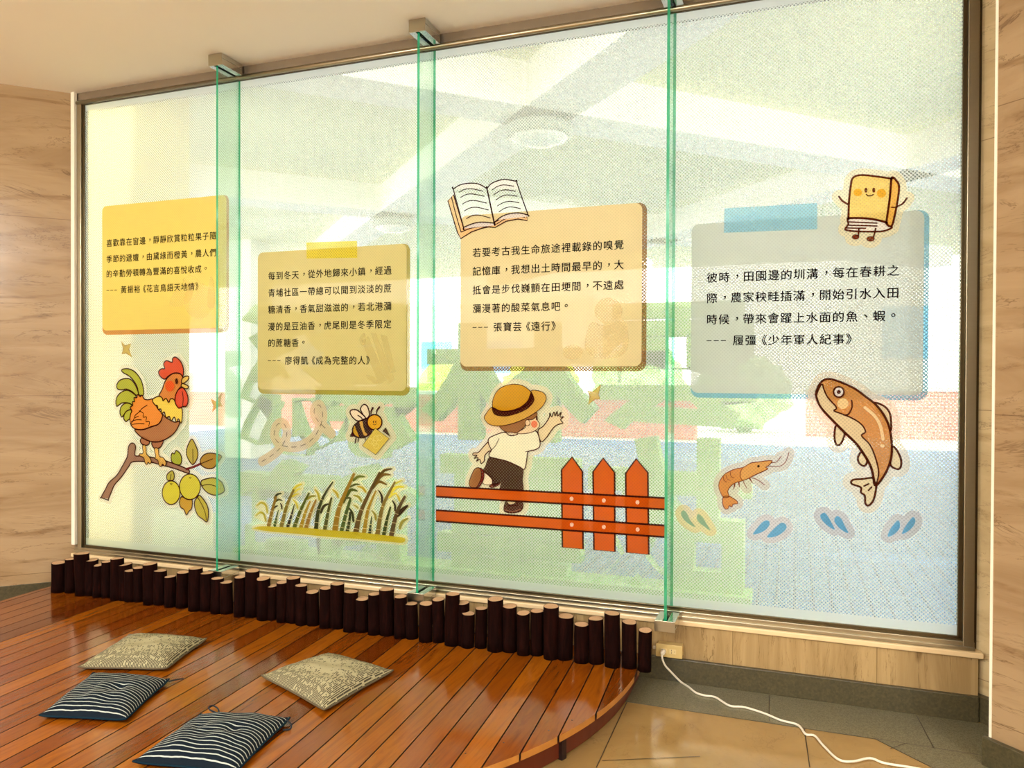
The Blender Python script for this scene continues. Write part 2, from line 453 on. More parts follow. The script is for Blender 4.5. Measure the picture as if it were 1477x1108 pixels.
# wall below the window: marble apron, ledge, granite skirting
mb = MB(); mb.box((-.06, -.035, .0), (4.44, .14, .235), SILL_M); o = struct(mb, 'wall_window', 'cream marble apron under the window')
mb = MB(); mb.box((-.06, -.05, .235), (4.455, .05, .256), plain('ledge_marble', (226, 196, 148), .25)); struct(mb, 'trim_1', 'marble ledge under the window frame', .004)
mb = MB(); mb.box((-.06, -.055, 0), (4.44, -.035, .095), GRAN_M); struct(mb, 'baseboard_window', 'dark granite skirting under the window', .003)
# head band above the glass
mb = MB(); mb.box((-.06, -.008, 2.818), (4.44, .14, CE), BRONZE); struct(mb, 'trim_2', 'brown metal band above the glass')

# frame rails and jambs
mb = MB(); mb.box((-.06, -.022, .256), (4.43, .03, .286), STEEL); mb.box((-.06, -.034, .256), (4.43, -.018, .270), STEEL); mb.box((-.01, -.008, .284), (4.39, .022, .300), STEEL_D)
struct(mb, 'trim_3', 'stepped steel rail along the bottom of the glass', .002)
mb = MB(); mb.tube([(-.06, -.014, 2.812), (4.43, -.014, 2.812)], .012, STEEL, 12); mb.box((-.06, -.010, 2.798), (4.43, .03, 2.812), STEEL_D)
struct(mb, 'trim_4', 'round steel rail along the top of the glass')
mb = MB(); mb.box((-.044, -.02, .256), (-.014, .03, 2.81), STEEL); mb.box((-.014, -.008, .29), (.0, .02, 2.81), STEEL_D); mb.box((-.24, .0, .256), (-.044, .03, 2.86), STEEL_D)  # last box is a filler added behind the jamb against light leaks
struct(mb, 'trim_5', 'steel jamb at the left end of the glass', .002)
mb = MB(); mb.box((4.376, -.008, .29), (4.392, .02, 2.81), STEEL_D); mb.box((4.392, -.024, .256), (4.428, .03, 2.81), STEEL); mb.box((4.428, .0, .256), (4.62, .13, 2.86), STEEL_D)  # wide rear box added to stop light leaking past the jamb
struct(mb, 'trim_6', 'steel jamb at the right end of the glass', .002)
mb = MB(); mb.box((-.072, -.036, .30), (-.046, -.014, CE), WHITE_EDGE); struct(mb, 'trim_7', 'pale corner strip beside the left marble wall', .003)

# four panes, each with its film
xs = [XL] + FX + [XR]
for i in range(4):
    a, b = xs[i] + (.003 if i else 0), xs[i + 1] - (.003 if i < 3 else 0)
    p = bpy.data.objects.new('window_%d' % (i + 1), None); COL.objects.link(p); p.location = (a, .006, GB); p['kind'] = 'structure'
    p['label'] = ['leftmost glass pane with rooster film', 'second glass pane from the left with sugarcane film', 'third glass pane from the left with red fence film', 'rightmost glass pane with fish film'][i]
    mb = MB(); mb.box((a, .002, GB - .005), (b, .012, GT + .003), PANE); mb.build('glass_pane', p)
    mb = MB(); mb.add([(a, 0, GB), (b, 0, GB), (b, 0, GT), (a, 0, GT)], [(0, 1, 2, 3)], FILM); mb.build('perforated_film', p)

# floor border: grey stone strips under the window and turning along the right wall
zb = .0015
mb = MB()
brd = [(-.06, -.055), (4.42, -.055), (4.40, -.327), (4.07, -.327), (-.06, -.327)]
mb.prism([(-.06, -.327), (4.07, -.327), (4.342, -.055), (-.06, -.055)], 0, zb, BORDER_M)
struct(mb, 'trim_8', 'grey stone floor border along the window')
mb = MB(); mb.prism([(4.07, -.327), (6.6, -2.857), (6.95, -2.5), (4.50, -.055), (4.342, -.055)], 0, zb, BORDER_M)
struct(mb, 'trim_9', 'grey stone floor border turning along the right pier')
# joints in floor and border
mb = MB(); JM = plain('dark_floor_joint', (58, 44, 26), .7)
def joint(p, q, w=.003):
    p, q = Vector((*p, 0)), Vector((*q, 0)); n = (q - p).normalized(); s = Vector((-n.y, n.x, 0)) * w / 2
    mb.add([(p - s)[:2] + (zb + .0004,), (q - s)[:2] + (zb + .0004,), (q + s)[:2] + (zb + .0004,), (p + s)[:2] + (zb + .0004,)], [(0, 1, 2, 3)], JM)
def fp(x, y): v = on_z(x, y, 0); return (v.x, v.y)
joint((3.19, -.327), (4.07, -.327)); joint((4.07, -.327), (5.6, -1.857))
joint(fp(1109.6, 1004), fp(1109.6, 1041)); joint(fp(1160, 1051), fp(1168, 1108)); joint(fp(904, 1014), fp(860, 1108))
joint(fp(1322, 1033), fp(1347, 1080)); joint(fp(1261, 1066), fp(1420, 1091)); joint(fp(1284, 1081), fp(1306, 1073))
joint(fp(868, 1098), fp(1010, 1092)); joint((3.62, -.9), (4.9, -.9)); joint((3.62, -1.5), (5.4, -1.5))
struct(mb, 'trim_10', 'thin dark joints between the floor slabs')

# ================================================================ GLASS FINS
FINLAB = ['leftmost green glass fin, beside the orange rooster card', 'middle green glass fin, between the sugarcane and the red fence', 'rightmost green glass fin, seen nearly edge-on above the outlet']
for x, lab in zip(FX, FINLAB):
    t = thing('glass_fin', (x, -.08, .244), lab, 'glass fin', 'glass fins bracing the window')
    mb = MB(); d = .006; y0, y1, z0, z1 = -.168, -.003, .262, 2.84
    vs = [(x - d, y0, z0), (x + d, y0, z0), (x + d, y1, z0), (x - d, y1, z0), (x - d, y0, z1), (x + d, y0, z1), (x + d, y1, z1), (x - d, y1, z1)]
    mb.add(vs, [(3, 2, 1, 0), (4, 5, 6, 7), (0, 1, 5, 4), (2, 3, 7, 6)], FIN_EDGE)
    mb.add(vs, [(1, 2, 6, 5), (3, 0, 4, 7)], FIN_FACE); mb.build('glass_blade', t)
    for nm, z0, z1, gz in (('bottom_clamp', .244, .288, (.256, .288)), ('top_clamp', 2.812, CE, (2.812, 2.845))):
        mb = MB(); yb = -.182
        base = (z0, gz[0]) if nm == 'bottom_clamp' else (gz[1], z1)
        if nm == 'bottom_clamp': yf = -.052
        else: yf = -.03
        mb.box((x - .041, yb, base[0]), (x + .041, yf, base[1]), CHROME)
        for sx in (-1, 1):
            lo, hi = sorted((x + sx * .009, x + sx * .041)); mb.box((lo, yb, gz[0]), (hi, yf, gz[1]), CHROME)
        cl = mb.build(nm, t, .0015)
        mb = MB(); mb.box((x - .041, yb - .003, z0), (x + .041, yb, z1), STEEL); mb.build('clamp_end_plate', cl, .001)
        mb = MB()
        for sx in (-1, 1):
            lo, hi = sorted((x + sx * .0061, x + sx * .0088)); mb.box((lo, yb + .001, gz[0]), (hi, yf, gz[1] + (-.002 if nm == 'bottom_clamp' else 0)), SLOT_M)
        mb.build('gasket', cl)

# ================================================================ TIMBER DECK
DC, DR, DZ = (1.58, -.256), 1.637, .10
t = thing('timber_deck', (DC[0], -.9, 0), 'half-round varnished timber deck with long boards in front of the window', 'deck')
def outline(R, n=96, yb=-.060):
    p = [(DC[0] + R, yb)]
    for i in range(n + 1):
        a = -math.pi * i / n; p.append((DC[0] + R * math.cos(a), DC[1] + R * math.sin(a)))
    p.append((DC[0] - R, yb)); return p
def clip(poly, nx, ny, c):
    out = []
    for i in range(len(poly)):
        p, q = poly[i], poly[(i + 1) % len(poly)]; dp, dq = nx * p[0] + ny * p[1] - c, nx * q[0] + ny * q[1] - c
        if dp >= 0: out.append(p)
        if dp * dq < 0:
            s = dp / (dp - dq); out.append((p[0] + s * (q[0] - p[0]), p[1] + s * (q[1] - p[1])))
    return out
ol = outline(DR)
mb = MB(); bv = []; pitch, sl = .0875, -.068
nrm = math.sqrt(1 + sl * sl); nx, ny = 1 / nrm, -sl / nrm
rr = random.Random(3)
k0 = 2.755 + sl * .0 - .068 * 0
for k in range(-32, 10):
    c0 = (2.755 + .068 * -1.22 + pitch * k) * nx          # board line positions surveyed at the front right
    lo, hi = c0 + .0024, c0 + pitch * nx - .0024
    poly = clip(clip(ol, nx, ny, lo), -nx, -ny, -hi)
    if len(poly) < 3: continue
    n0 = len(mb.v); v = rr.random()
    pp = poly[::-1]; n = len(pp); a0 = mb.add([(p[0], p[1], DZ - .022) for p in pp] + [(p[0], p[1], DZ) for p in pp], [], DECK_M)
    mb.f.append(tuple(a0 + n + q for q in range(n))); mb.mi.append(mb.mat(DECK_M)); mb.smooth.append(False)
    for q in range(n):
        w = (q + 1) % n; rim = all(abs(math.dist(pp[e], DC) - DR) < 2e-3 or pp[e][1] > DC[1] + .001 for e in (q, w)) and math.dist(pp[q], pp[w]) < .2
        mb.f.append((a0 + q, a0 + w, a0 + n + w, a0 + n + q)); mb.mi.append(mb.mat(TRIM_M if rim else POST_M)); mb.smooth.append(False)  # board sides in the gaps painted near black as shade
    bv += [v] * (len(mb.v) - n0)
dk = mb.build('deck_boards', t)
at = dk.data.attributes.new('board', 'FLOAT', 'POINT')
for i, v in enumerate(bv): at.data[i].value = v
b = dk.modifiers.new('bevel', 'BEVEL'); b.width = .0018; b.segments = 1; b.limit_method = 'ANGLE'; b.angle_limit = 1.0
inn = outline(DR - .03)
mb = MB(); n = len(inn)
mb.prism(inn[::-1], .004, DZ - .0225, SLOT_M, FASCIA_M); mb.build('deck_fascia', t)  # black top sheet stands in for shade under the board gaps
for an in (-21.5, -58, -95, -132, -160):
    a = math.radians(an); c = Vector((DC[0] + (DR - .024) * math.cos(a), DC[1] + (DR - .024) * math.sin(a), 0)); fr = frame2(c, (math.cos(a), math.sin(a)))
    mb = MB(); mb.box((-.012, -.012, 0.0), (.008, .012, DZ - .0225), POST_M, fr); mb.build('support_post', t)
# nail heads on the boards
for px, py in ((671.5, 1087), (726.5, 1071.5), (791.6, 1053.8), (825.2, 1039), (619, 1102)):
    mb = MB(); p = on_z(px, py, DZ); mb.lathe([(.003, 0), (.0025, .0008)], (p.x, p.y, DZ), SLOT_M, 8); mb.build('nail_head', t)

# ================================================================ LOG BORDER
LOGS = []
def lg(ox, oy, s, items):
    for l, r, y in items: LOGS.append((ox + (l + r) / 2 / s, oy + y / s, (r - l) / s))
lg(70, 780, 4.476, [(20, 108, 142), (108, 178, 120), (178, 265, 82), (235, 315, 125), (285, 350, 159), (346, 408, 135), (402, 480, 114), (458, 540, 152), (500, 558, 192), (553, 615, 175), (615, 700, 149), (682, 760, 192), (752, 820, 232), (822, 903, 204), (903, 990, 177), (982, 1062, 209), (1048, 1125, 244), (1113, 1190, 266), (1195, 1268, 234), (1268, 1355, 194), (1345, 1433, 245)])
lg(380, 820, 4.923, [(33, 100, 123), (97, 168, 98), (165, 258, 66), (228, 315, 121), (308, 400, 164), (400, 478, 141), (475, 570, 108), (568, 665, 166), (650, 748, 213), (748, 828, 179), (825, 930, 146), (928, 1015, 199), (1010, 1102, 250), (1105, 1200, 250), (1203, 1290, 219), (1287, 1390, 181)])
lg(640, 840, 4.616, [(90, 172, 138), (115, 205, 206), (207, 290, 171), (291, 395, 112), (395, 490, 159), (488, 578, 204), (578, 664, 189), (662, 768, 161), (752, 860, 226), (872, 965, 279), (967, 1068, 240), (1075, 1178, 207), (1187, 1287, 262), (1293, 1385, 317)])
LOGY = -.230
t = thing('log_border', (1.58, LOGY, DZ), 'long dark border of upright bark logs in uneven heights along the window', 'log fence')
rr = random.Random(11)
for i, (cx, ty, w) in enumerate(LOGS):
    yy = LOGY + (.006 if i % 2 else -.010)
    p = on_y(cx, ty, yy); dist = (p - CAM).dot(_f); rad = max(.027, min(.040, w / 2 * dist / F_PX * 1.0))
    base = DZ + .0008
    ph = [rr.random() * 6.28 for _ in range(4)]; seg = 20
    h = p.z
    def rad_at(a, z): return rad * (1 + .035 * math.sin(2 * a + ph[0]) + .025 * math.sin(3 * a + ph[1] + z * 9) + .02 * math.sin(5 * a + ph[2] - z * 21))
    tilt = (rr.uniform(-.004, .004), rr.uniform(-.005, .005)); slope = (rr.uniform(-.05, .05), rr.uniform(-.02, .12))
    mb = MB(); vs = []; rows = 6
    for r_ in range(rows):
        f_ = r_ / (rows - 1)
        for k in range(seg):
            a = 2 * math.pi * k / seg; ra = rad_at(a, f_ * .2); dx, dy = ra * math.cos(a), ra * math.sin(a)
            z = base + (h - base) * f_ + (slope[0] * dx + slope[1] * dy) * f_
            vs.append((p.x + dx + tilt[0] * f_, yy + dy + tilt[1] * f_, z))
    fs = [(j * seg + k, j * seg + (k + 1) % seg, (j + 1) * seg + (k + 1) % seg, (j + 1) * seg + k) for j in range(rows - 1) for k in range(seg)]
    fs.append(tuple(reversed(range(seg)))); mb.add(vs, fs, BARK_M, True)
    lo = mb.build('log', t)
    mb = MB(); top = vs[-seg:]; cx_, cy_ = p.x + tilt[0], yy + tilt[1]
    vv = []; rad_attr = []
    for fr_ in (1.0, .8, .6, .4, .2):
        for k in range(seg):
            q = top[k]; vv.append((cx_ + (q[0] - cx_) * fr_, cy_ + (q[1] - cy_) * fr_, h + (q[2] - h) * fr_ + .0006)); rad_attr.append(fr_)
    vv.append((cx_, cy_, h + .0006)); rad_attr.append(0)
    ff = [(j * seg + k, j * seg + (k + 1) % seg, (j + 1) * seg + (k + 1) % seg, (j + 1) * seg + k) for j in range(4) for k in range(seg)]
    ff += [(4 * seg + k, 4 * seg + (k + 1) % seg, 5 * seg) for k in range(seg)]
    mb.add(vv, ff, END_M); eo = mb.build('sawn_end', lo); eo['label'] = 'pale sawn top end'
    at = eo.data.attributes.new('radial', 'FLOAT', 'POINT')
    for j, v in enumerate(rad_attr): at.data[j].value = v

# ================================================================ CUSHIONS
def cushion(name, label, px, thick, mtop, mbot, group, seed, swap=False, tufts=(), ties=()):
    zc = DZ + .012
    c = [on_z(x, y, zc) for x, y in px]          # left, back, right, front corners
    cen = sum(c, Vector()) / 4
    t = thing(name, (cen.x, cen.y, DZ), label, 'cushion', group)
    N = 40; rr = random.Random(seed); ph = [rr.random() * 6.28 for _ in range(8)]
    def P(u, v, side):
        pin = 1.0
        e = (1 - abs(2 * u - 1) ** 3.2) * (1 - abs(2 * v - 1) ** 3.2)
        # edges pull in between the corners
        uu = .5 + (u - .5) * (1 - .045 * (1 - (2 * v - 1) ** 2)); vv = .5 + (v - .5) * (1 - .045 * (1 - (2 * u - 1) ** 2))
        b = c[0] * (1 - uu) * (1 - vv) + c[1] * (1 - uu) * vv + c[2] * uu * vv + c[3] * uu * (1 - vv)
        h = thick * max(0, e) ** .55
        wr = .0035 * (math.sin(17 * u + 5 * v + ph[0]) * math.sin(4 * v + ph[1]) + .7 * math.sin(9 * u - 21 * v + ph[2]))
        h += wr * e
        for tu, tv in tufts:
            d = math.hypot(u - tu, (v - tv)); h -= .012 * math.exp(-(d / .07) ** 2) * e
        if side > 0: z = zc + h
        else: z = zc - min(.0115, .0115 * max(0, e) ** .4)
        # corners lift a little
        cl = (abs(2 * u - 1) * abs(2 * v - 1)) ** 6
        return (b.x, b.y, z + .006 * cl)
    for side, m, nm in ((1, mtop, 'cushion_cover'), (-1, mbot, 'cushion_underside')):
        vs = [P(i / N, j / N, side) for j in range(N + 1) for i in range(N + 1)]
        fs = []
        for j in range(N):
            for i in range(N):
                a = j * (N + 1) + i; f = (a, a + 1, a + N + 2, a + N + 1); fs.append(f if side > 0 else f[::-1])
        mb = MB(); mb.add(vs, fs, m, True); o = mb.build(nm, t)
        uvl = o.data.uv_layers.new(name='UVMap')
        for lp in o.data.loops:
            vi = lp.vertex_index; u, v = (vi % (N + 1)) / N, (vi // (N + 1)) / N
            uvl.data[lp.index].uv = (v, u) if swap else (u, v)
    mb = MB(); M_ = 48; rim = []
    for k in range(M_): rim.append(P(k / M_, 0, 1))
    for k in range(M_): rim.append(P(1, k / M_, 1))
    for k in range(M_): rim.append(P(1 - k / M_, 1, 1))
    for k in range(M_): rim.append(P(0, 1 - k / M_, 1))
    mb.tube(rim, .0035, mbot, 6, True); mb.build('seam_piping', t)
    for pts in ties:
        mb = MB(); q = catmull([on_z(x, y, DZ + .008 + dz) for x, y, dz in pts], 6); mb.tube([Vector(p) for p in q], .0028, TEAL_D if mbot is TEAL_M else mbot, 6); mb.build('tie', t)
    return t
def catmull(P, n=6, closed=False):
    P = [tuple(p) for p in P]; out = []; L = len(P)
    rng = range(L if closed else L - 1)
    for i in rng:
        p1, p2 = P[i], P[(i + 1) % L]
        p0 = P[i - 1] if (i or closed) else p1; p3 = P[(i + 2) % L] if (closed or i + 2 < L) else p2
        for k in range(n):
            t = k / n; t2, t3 = t * t, t * t * t
            out.append(tuple(.5 * ((2 * b) + (-a + c) * t + (2 * a - 5 * b + 4 * c - d) * t2 + (-a + 3 * b - 3 * c + d) * t3) for a, b, c, d in zip(p0, p1, p2, p3)))
    if not closed: out.append(P[-1])
    return out
TEAL_D = plain('black_navy_tape', (16, 24, 30), .8)
BEIGE_D = plain('dark_beige_piping', (92, 78, 54), .9)
cushion('seat_cushion', 'beige woven cushion behind the other cushions, just left of the middle one', [(112.8, 964), (186.6, 917), (298, 923), (240, 966)], .045, BEIGE_M, BEIGE_D, 'beige woven cushions', 1, True)
cushion('seat_cushion', 'beige woven cushion alone in the middle of the deck', [(377, 976), (473.7, 944.4), (567, 969), (468, 1026)], .045, BEIGE_M, BEIGE_D, 'beige woven cushions', 2, True)
cushion('seat_cushion', 'navy cushion with thin white stripes touching a beige cushion, at left', [(57, 1034), (134, 973), (244, 982), (181, 1040)], .045, NAVY_M, TEAL_M, 'navy striped cushions', 3, False, ((.33, .5), (.66, .5)),
        [((243, 983, .01), (252, 981, .012), (264, 979, .004))])
cushion('seat_cushion', 'navy cushion with thin white stripes nearest the camera, looped ties at its back corners', [(192, 1101), (289, 1033), (418, 1038), (340, 1116)], .05, NAVY_M, TEAL_M, 'navy striped cushions', 4, False, ((.3, .5), (.68, .5)),
        [((313, 1029, .005), (303, 1024, .01), (301, 1020, .012), (307, 1018, .012), (314, 1022, .01), (316, 1028, .005)),
         ((390, 1041, .008), (380, 1035, .012), (379, 1032, .014), (386, 1034, .012), (392, 1041, .008)),
         ((415, 1040, .01), (420, 1046, .004), (418, 1052, .0), (408, 1053, .0))])

# ================================================================ OUTLET AND CORD
t = thing('wall_outlet', (3.314, -.06, .095), 'ivory double power outlet box on the marble below the right glass fin', 'outlet')
a, b = on_y(946, 928, -.082), on_y(984, 951.5, -.082)
mb = MB(); mb.box((a.x + .004, -.072, b.z + .004), (b.x - .002, -.036, a.z - .002), PLATE_M); mb.build('back_box', t, .003)
mb = MB(); mb.box((a.x, -.082, b.z), (b.x, -.072, a.z), PLATE_M); fpz = mb.build('face_plate', t, .003)
cz = (a.z + b.z) / 2; w = b.x - a.x
for fx in (.30, .64):
    mb = MB(); x = a.x + w * fx; mb.box((x - .014, -.0835, cz - .010), (x + .014, -.0815, cz + .010), plain('socket_ivory', (222, 198, 140), .35)); so = mb.build('socket', fpz, .001)
    mb = MB()
    mb.box((x - .006, -.0842, cz + .002), (x - .004, -.0833, cz + .008), SLOT_M); mb.box((x - .006, -.0842, cz - .008), (x - .004, -.0833, cz - .002), SLOT_M)
    mb.lathe([(.0022, 0), (.0022, .0008)], (x + .008, -.084, cz), SLOT_M, 10); mb.build('slots', so)
mb = MB(); mb.box((a.x - .016, -.06, cz - .006), (a.x + .004, -.044, cz + .006), plain('conduit_grey', (196, 176, 140), .4)); mb.build('conduit_stub', t, .002)

px = [(966.5, 1010)]
fl_pts = [(985, 975.5), (993, 991), (1004, 999.5), (1017, 1003.5), (1032, 1006), (1052, 1018), (1072, 1020), (1090, 1025), (1107, 1031), (1126, 1039), (1151, 1046), (1162, 1059), (1175, 1061.5), (1187.5, 1075.5), (1209, 1095.5), (1230, 1098.5), (1255, 1094), (1276, 1101), (1319, 1108), (1360, 1116)]
x0 = a.x + w * .30
P3 = [Vector((x0 - .002, -.118, cz - .006)), Vector((x0 + .002, -.122, cz - .024)), Vector((x0 + .012, -.112, .082)), Vector((x0 + .03, -.094, .055))]
for k, q in enumerate(fl_pts):
    p = on_z(*q, .006)
    if p.y > -.062: p.y = -.064
    P3.append(p)
t = thing('power_cord', (x0, -.1, 0), 'white power cord running from the outlet across the floor', 'cord')
mb = MB(); mb.tube([Vector(p) for p in catmull(P3, 6)], .0042, CORD_M, 8); mb.build('cable', t)
mb = MB(); mb.tube([(x0, -.0845, cz), (x0, -.088, cz), (x0, -.108, cz - .001), (x0 - .001, -.117, cz - .004)], [.009, .0105, .010, .006], CORD_M, 12); mb.build('plug', t)

# ================================================================ STICKERS ON THE GLASS
class Art:
    """one sticker: outlines surveyed in a crop frame (ox, oy, scale) of the view, laid on the glass plane"""
    def __init__(s, name, label, cat, ox, oy, sc, group=None, y=-.003):
        s.o, s.sc, s.y0, s.name, s.label, s.cat, s.group = (ox, oy), sc, y, name, label, cat, group
        s.root = None; s.outer = []; s.layer = 1; s.defer = []
    def xz(s, p):
        q = on_y(s.o[0] + p[0] / s.sc, s.o[1] + p[1] / s.sc, s.y0); return (q.x, q.z)
    def setcrop(s, ox, oy, sc): s.o, s.sc = (ox, oy), sc
    def start(s, pts):
        z = [s.xz(p) for p in pts]; s.root = thing(s.name, (sum(p[0] for p in z) / len(z), s.y0, min(p[1] for p in z)), s.label, s.cat, s.group)
    def m_per_unit(s, p):
        a, b = s.xz(p), s.xz((p[0], p[1] + 10)); return math.dist(a, b) / 10
def tri_fill(pts):
    n = len(pts)
    tr = geometry.tessellate_polygon([[Vector((p[0], p[1], 0)) for p in pts]]); return [tuple(t) for t in tr]
def ribbon(pts, w, closed):
    """polyline -> quads with mitred joins, plus round ends"""
    n = len(pts); P = [Vector(p) for p in pts]; L, R = [], []
    for i in range(n):
        a = P[i - 1] if (i or closed) else P[i]; b = P[(i + 1) % n] if (closed or i < n - 1) else P[i]
        t = b - a
        if t.length < 1e-9: t = Vector((1, 0))
        t.normalize(); nn = Vector((-t.y, t.x))
        ww = w[i] if isinstance(w, list) else w
        L.append(P[i] + nn * ww / 2); R.append(P[i] - nn * ww / 2)
    vs = L + R; fs = []
    for i in range(n if closed else n - 1):
        j = (i + 1) % n; fs.append((i, n + i, n + j, j))
    if not closed:
        for idx in (0, n - 1):
            ww = w[idx] if isinstance(w, list) else w
            if ww < 1e-4: continue
            c = P[idx]; q = P[1] if idx == 0 else P[n - 2]; d = (c - q)
            if d.length < 1e-9: continue
            d.normalize(); a0 = math.atan2(d.y, d.x); o = len(vs)
            vs.append(c)
            for k in range(7): an = a0 - math.pi / 2 + math.pi * k / 6; vs.append(c + Vector((math.cos(an), math.sin(an))) * ww / 2)
            fs += [(o, o + 1 + k, o + 2 + k) for k in range(6)]
    return vs, fs
def oriented(vs, f):
    s = 0
    for i in range(len(f)):
        a, b = vs[f[i]], vs[f[(i + 1) % len(f)]]; s += a[0] * b[1] - b[0] * a[1]
    return f if s >= 0 else tuple(reversed(f))
def put(mb, vs, fs, y, m):
    mb.add([(v[0], y, v[1]) for v in vs], [oriented(vs, f) for f in fs], m)
LY = .0005
def ell(cx, cy, rx, ry, n=28, rot=0):
    return [(cx + rx * math.cos(a) * math.cos(rot) - ry * math.sin(a) * math.sin(rot), cy + rx * math.cos(a) * math.sin(rot) + ry * math.sin(a) * math.cos(rot)) for a in (2 * math.pi * k / n for k in range(n))]
DARK = (58, 16, 12)
def fill(art, name, pts, rgb, line=None, lw=0, smooth=True, layer=None, parent=None, extra=(), halo=True, ink_kw=None, lines_rgb=None):
    """a filled, outlined area of the sticker = one part; extra = [(open stroke, width)]"""
    ly = layer if layer is not None else art.layer
    if layer is None: art.layer += 2
    q = catmull(pts, 4, True) if smooth else list(pts)
    q = [p for i, p in enumerate(q) if math.dist(p, q[i - 1]) > 1e-3]
    z = [art.xz(p) for p in q]; mb = MB()
    put(mb, z, tri_fill(z), art.y0 - LY * ly, ink('%d_%d_%d' % rgb, rgb, **(ink_kw or {})))
    if halo: art.outer.append(z)
    lc = line or DARK; im = ink('%d_%d_%d_line' % lc, lc, .0, .12)
    if lw:
        u = art.m_per_unit(pts[0]); v, f = ribbon(z, lw * u, True); put(mb, v, f, art.y0 - LY * (ly + 1), im)
    for st, w in extra:
        u = art.m_per_unit(st[0]); zz = [art.xz(p) for p in catmull(st, 5)]; v, f = ribbon(zz, w * u, False)
        put(mb, v, f, art.y0 - LY * (ly + 1.4), ink('%d_%d_%d_line' % lines_rgb, lines_rgb, 0, .12) if lines_rgb else im)
    return mb.build(name, parent or art.root)
def strokes(art, name, sts, rgb, layer=None, halo=False, parent=None, smooth=True):
    ly = layer if layer is not None else art.layer + 1
    if layer is None: art.layer += 2
    one = {'legs': 'leg', 'antennae': 'antenna', 'dashes': 'dash', 'arms': 'arm'}.get(name)
    if one:
        for q in sts: strokes(art, one, [q], rgb, ly, halo, parent, smooth)
        return
    mb = MB(); im = ink('%d_%d_%d_line' % rgb, rgb, 0, .12)
    for st, w in sts:
        u = art.m_per_unit(st[0]); q = catmull(st, 5) if smooth else list(st)
        zz = [art.xz(p) for p in q]
        if isinstance(w, tuple): ws = [(w[0] + (w[1] - w[0]) * i / (len(zz) - 1)) * u for i in range(len(zz))]
        else: ws = w * u
        v, f = ribbon(zz, ws, False); put(mb, v, f, art.y0 - LY * ly, im)
        if halo: art.outer.append(zz)
    return mb.build(name, parent or art.root)
def halo(art, rgb, h, cell=.004, thru=.14, name='sticker_border'):
    """pale cut line around the drawing: everything within h metres of it (filled by marching squares)"""
    segs = []; polys = [np.array(p) for p in art.outer]
    allp = np.concatenate(polys); lo = allp.min(0) - h - 2 * cell; hi = allp.max(0) + h + 2 * cell
    nx_, nz_ = int((hi[0] - lo[0]) / cell) + 2, int((hi[1] - lo[1]) / cell) + 2
    gx = lo[0] + cell * np.arange(nx_); gz = lo[1] + cell * np.arange(nz_); X, Z = np.meshgrid(gx, gz)
    D = np.full(X.shape, 9.0)
    for p in polys:
        k = max(1, len(p) // 60); p = p[::k] if k > 1 else p
        a, b = p, np.roll(p, -1, 0)
        if np.linalg.norm(p[0] - p[-1]) > .05 and len(p) > 2 and getattr(art, 'open_ok', True) and any(o is not None for o in ()): pass
        ins = np.zeros(X.shape, bool)
        for (ax, az), (bx, bz) in zip(a, b):
            dx, dz = bx - ax, bz - az; l2 = dx * dx + dz * dz + 1e-12
            t = np.clip(((X - ax) * dx + (Z - az) * dz) / l2, 0, 1); D = np.minimum(D, np.hypot(X - ax - t * dx, Z - az - t * dz))
            cr = ((az > Z) != (bz > Z)); xi = dx * (Z - az) / (dz if abs(dz) > 1e-12 else 1e-12) + ax
            ins ^= cr & (X < xi)
        D[ins] = np.minimum(D[ins], 0)
    V = D - h; mb = MB(); vid = {}; vs = []; fs = []
    def vert(key, p):
        if key not in vid: vid[key] = len(vs); vs.append(p)
        return vid[key]
    for j in range(nz_ - 1):
        for i in range(nx_ - 1):
            c = [(i, j), (i + 1, j), (i + 1, j + 1), (i, j + 1)]; val = [V[q[1], q[0]] for q in c]
            if all(v > 0 for v in val): continue
            f = []
            for k in range(4):
                p, q = c[k], c[(k + 1) % 4]; vp, vq = val[k], val[(k + 1) % 4]
                if vp <= 0: f.append(vert(p, (gx[p[0]], gz[p[1]])))
                if (vp <= 0) != (vq <= 0):
                    s = vp / (vp - vq); key = (min(p, q), max(p, q))
                    f.append(vert(key, (gx[p[0]] + s * (gx[q[0]] - gx[p[0]]), gz[p[1]] + s * (gz[q[1]] - gz[p[1]]))))
            if len(f) >= 3: fs.append(tuple(f))
    put(mb, vs, fs, art.y0, ink('halo_%d_%d_%d' % rgb, rgb, thru, .3)); return mb.build(name, art.root)

# ---- quote cards
def rrect(x0, x1, z0, z1, r, n=6):
    out = []
    for cx, cz, a0 in ((x1 - r, z1 - r, 0), (x0 + r, z1 - r, 90), (x0 + r, z0 + r, 180), (x1 - r, z0 + r, 270)):
        for k in range(n + 1): a = math.radians(a0 + 90 * k / n); out.append((cx + r * math.cos(a), cz + r * math.sin(a)))
    return out
TEXT_M = ink('text', (24, 12, 16), 0, .06)
GLYPH = {}
def glyph(ch):
    """one character as flat triangles in em units"""
    if ch not in GLYPH:
        c = bpy.data.curves.new('lettering', 'FONT'); c.body = ch; c.size = 1; c.resolution_u = 3
        o = bpy.data.objects.new('lettering', c); COL.objects.link(o); dg = bpy.context.evaluated_depsgraph_get(); dg.update()
        m = bpy.data.meshes.new_from_object(o.evaluated_get(dg)); bpy.data.objects.remove(o); bpy.data.curves.remove(c)
        vs = [(v.co.x, v.co.y) for v in m.vertices]; fs = [tuple(p.vertices) for p in m.polygons]; bpy.data.meshes.remove(m)
        GLYPH[ch] = (vs, fs)
    return GLYPH[ch]
